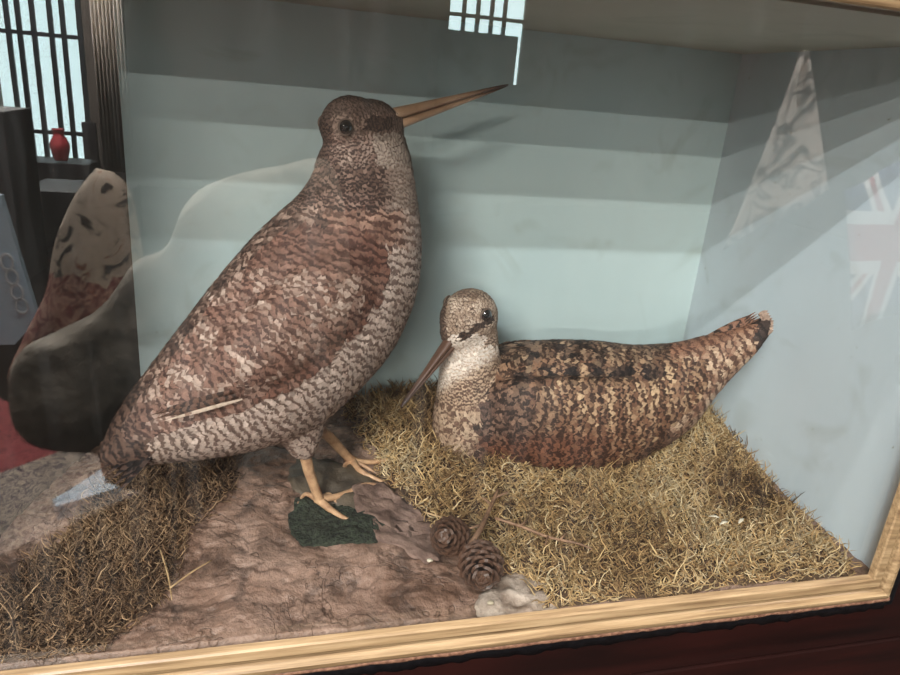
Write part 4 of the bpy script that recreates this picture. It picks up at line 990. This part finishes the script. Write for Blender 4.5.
# beige curtain right of the window
bm = bmesh.new(); xa, xb = V(96, 80, 7.6).x, V(128, 80, 7.6).x; K = 60; rows = []
for i in range(K+1):
    x = xa+(xb-xa)*i/K; y = -7.6+.05*math.sin(i*.9)
    rows.append([bm.verts.new((x, y, V(110, 172, 7.6).z)), bm.verts.new((x, y, ZC-.02)), bm.verts.new((x, y-.008, ZC-.02)), bm.verts.new((x, y-.008, V(110, 172, 7.6).z))])
for A_, B_ in zip(rows, rows[1:]):
    for k in range(4): bm.faces.new((A_[k], B_[k], B_[(k+1) % 4], A_[(k+1) % 4]))
tag(bmobj('curtain', bm, m_cloth2), 'plain beige curtain hanging right of the barred window', 'curtain')
# hanging pennant and union flag mirrored over the right wall
def flag(name, corners, yv, m, label):
    p = [V(*c, yv) for c in corners]; bm = bmesh.new(); K = 12; rows = []
    for j in range(K+1):
        t = j/K; l = p[0].lerp(p[-1], t); r = p[1].lerp(p[2], t); row = []
        for i in range(K+1):
            q = l.lerp(r, i/K); row.append(bm.verts.new(q+Vector((0, .012*math.sin(i*.7+j*.2), 0))))
        rows.append(row)
    for j in range(K):
        for i in range(K): bm.faces.new((rows[j][i], rows[j][i+1], rows[j+1][i+1], rows[j+1][i]))
    bmesh.ops.remove_doubles(bm, verts=bm.verts, dist=1e-5)
    o = bmobj(name, bm, m); sm = o.modifiers.new('t', 'SOLIDIFY'); sm.thickness = .003; return tag(o, label, 'flag')
m_pen, nt, b, o = mat('patterned_pennant'); n = noise_node(nt, 8, 2, dist=1.2); c = ramp(nt, n.outputs[0], [(.43, lin((226, 214, 204))), (.5, lin((50, 40, 40))), (.57, lin((226, 214, 204)))]); L(nt, c.outputs[0], b.inputs['Base Color']); b.inputs['Roughness'].default_value = .8
flag('pennant', [(803, 50), (806, 50), (832, 190), (722, 250)], 1.6, m_pen, 'tall pale triangular pennant with dark squiggles, mirrored on the right panel')
fo = V(868, 240, 1.5)
m_uj, nt, b, o = mat('union_flag'); tc = N(nt, 'TexCoord'); sx = N(nt, 'SeparateXYZ'); L(nt, tc.outputs['Generated'], sx.inputs[0])
X = mth(nt, 'MULTIPLY', mth(nt, 'SUBTRACT', sx.outputs['X'], .5), 2.0); Z = mth(nt, 'SUBTRACT', sx.outputs['Z'], .5); ax_ = mth(nt, 'ABSOLUTE', X); az_ = mth(nt, 'ABSOLUTE', Z)
dg = mth(nt, 'ABSOLUTE', mth(nt, 'SUBTRACT', mth(nt, 'MULTIPLY', ax_, .5), az_)); cr = mth(nt, 'MINIMUM', ax_, az_)
c = mixc(nt, mth(nt, 'LESS_THAN', dg, .085), lin((60, 66, 110)), lin((235, 230, 228))); c = mixc(nt, mth(nt, 'LESS_THAN', dg, .03), c, lin((180, 60, 66))); c = mixc(nt, mth(nt, 'LESS_THAN', cr, .17), c, lin((235, 230, 228))); c = mixc(nt, mth(nt, 'LESS_THAN', cr, .10), c, lin((180, 60, 66)))
L(nt, c, b.inputs['Base Color']); b.inputs['Roughness'].default_value = .8
flag('flag', [(845, 190), (925, 150), (940, 300), (850, 330)], 1.5, m_uj, 'red white and blue crossed flag hanging in the room, mirrored at right edge')

# ------------------------------------------------------------------ world and view
w = bpy.data.worlds.new('world'); S.world = w; w.use_nodes = True; w.node_tree.nodes['Background'].inputs[0].default_value = (.5, .55, .6, 1); w.node_tree.nodes['Background'].inputs[1].default_value = .3
S.view_settings.view_transform = 'Standard'; S.view_settings.look = 'None'; S.view_settings.gamma = 1; S.view_settings.exposure = 0; S.view_settings.use_curve_mapping = False
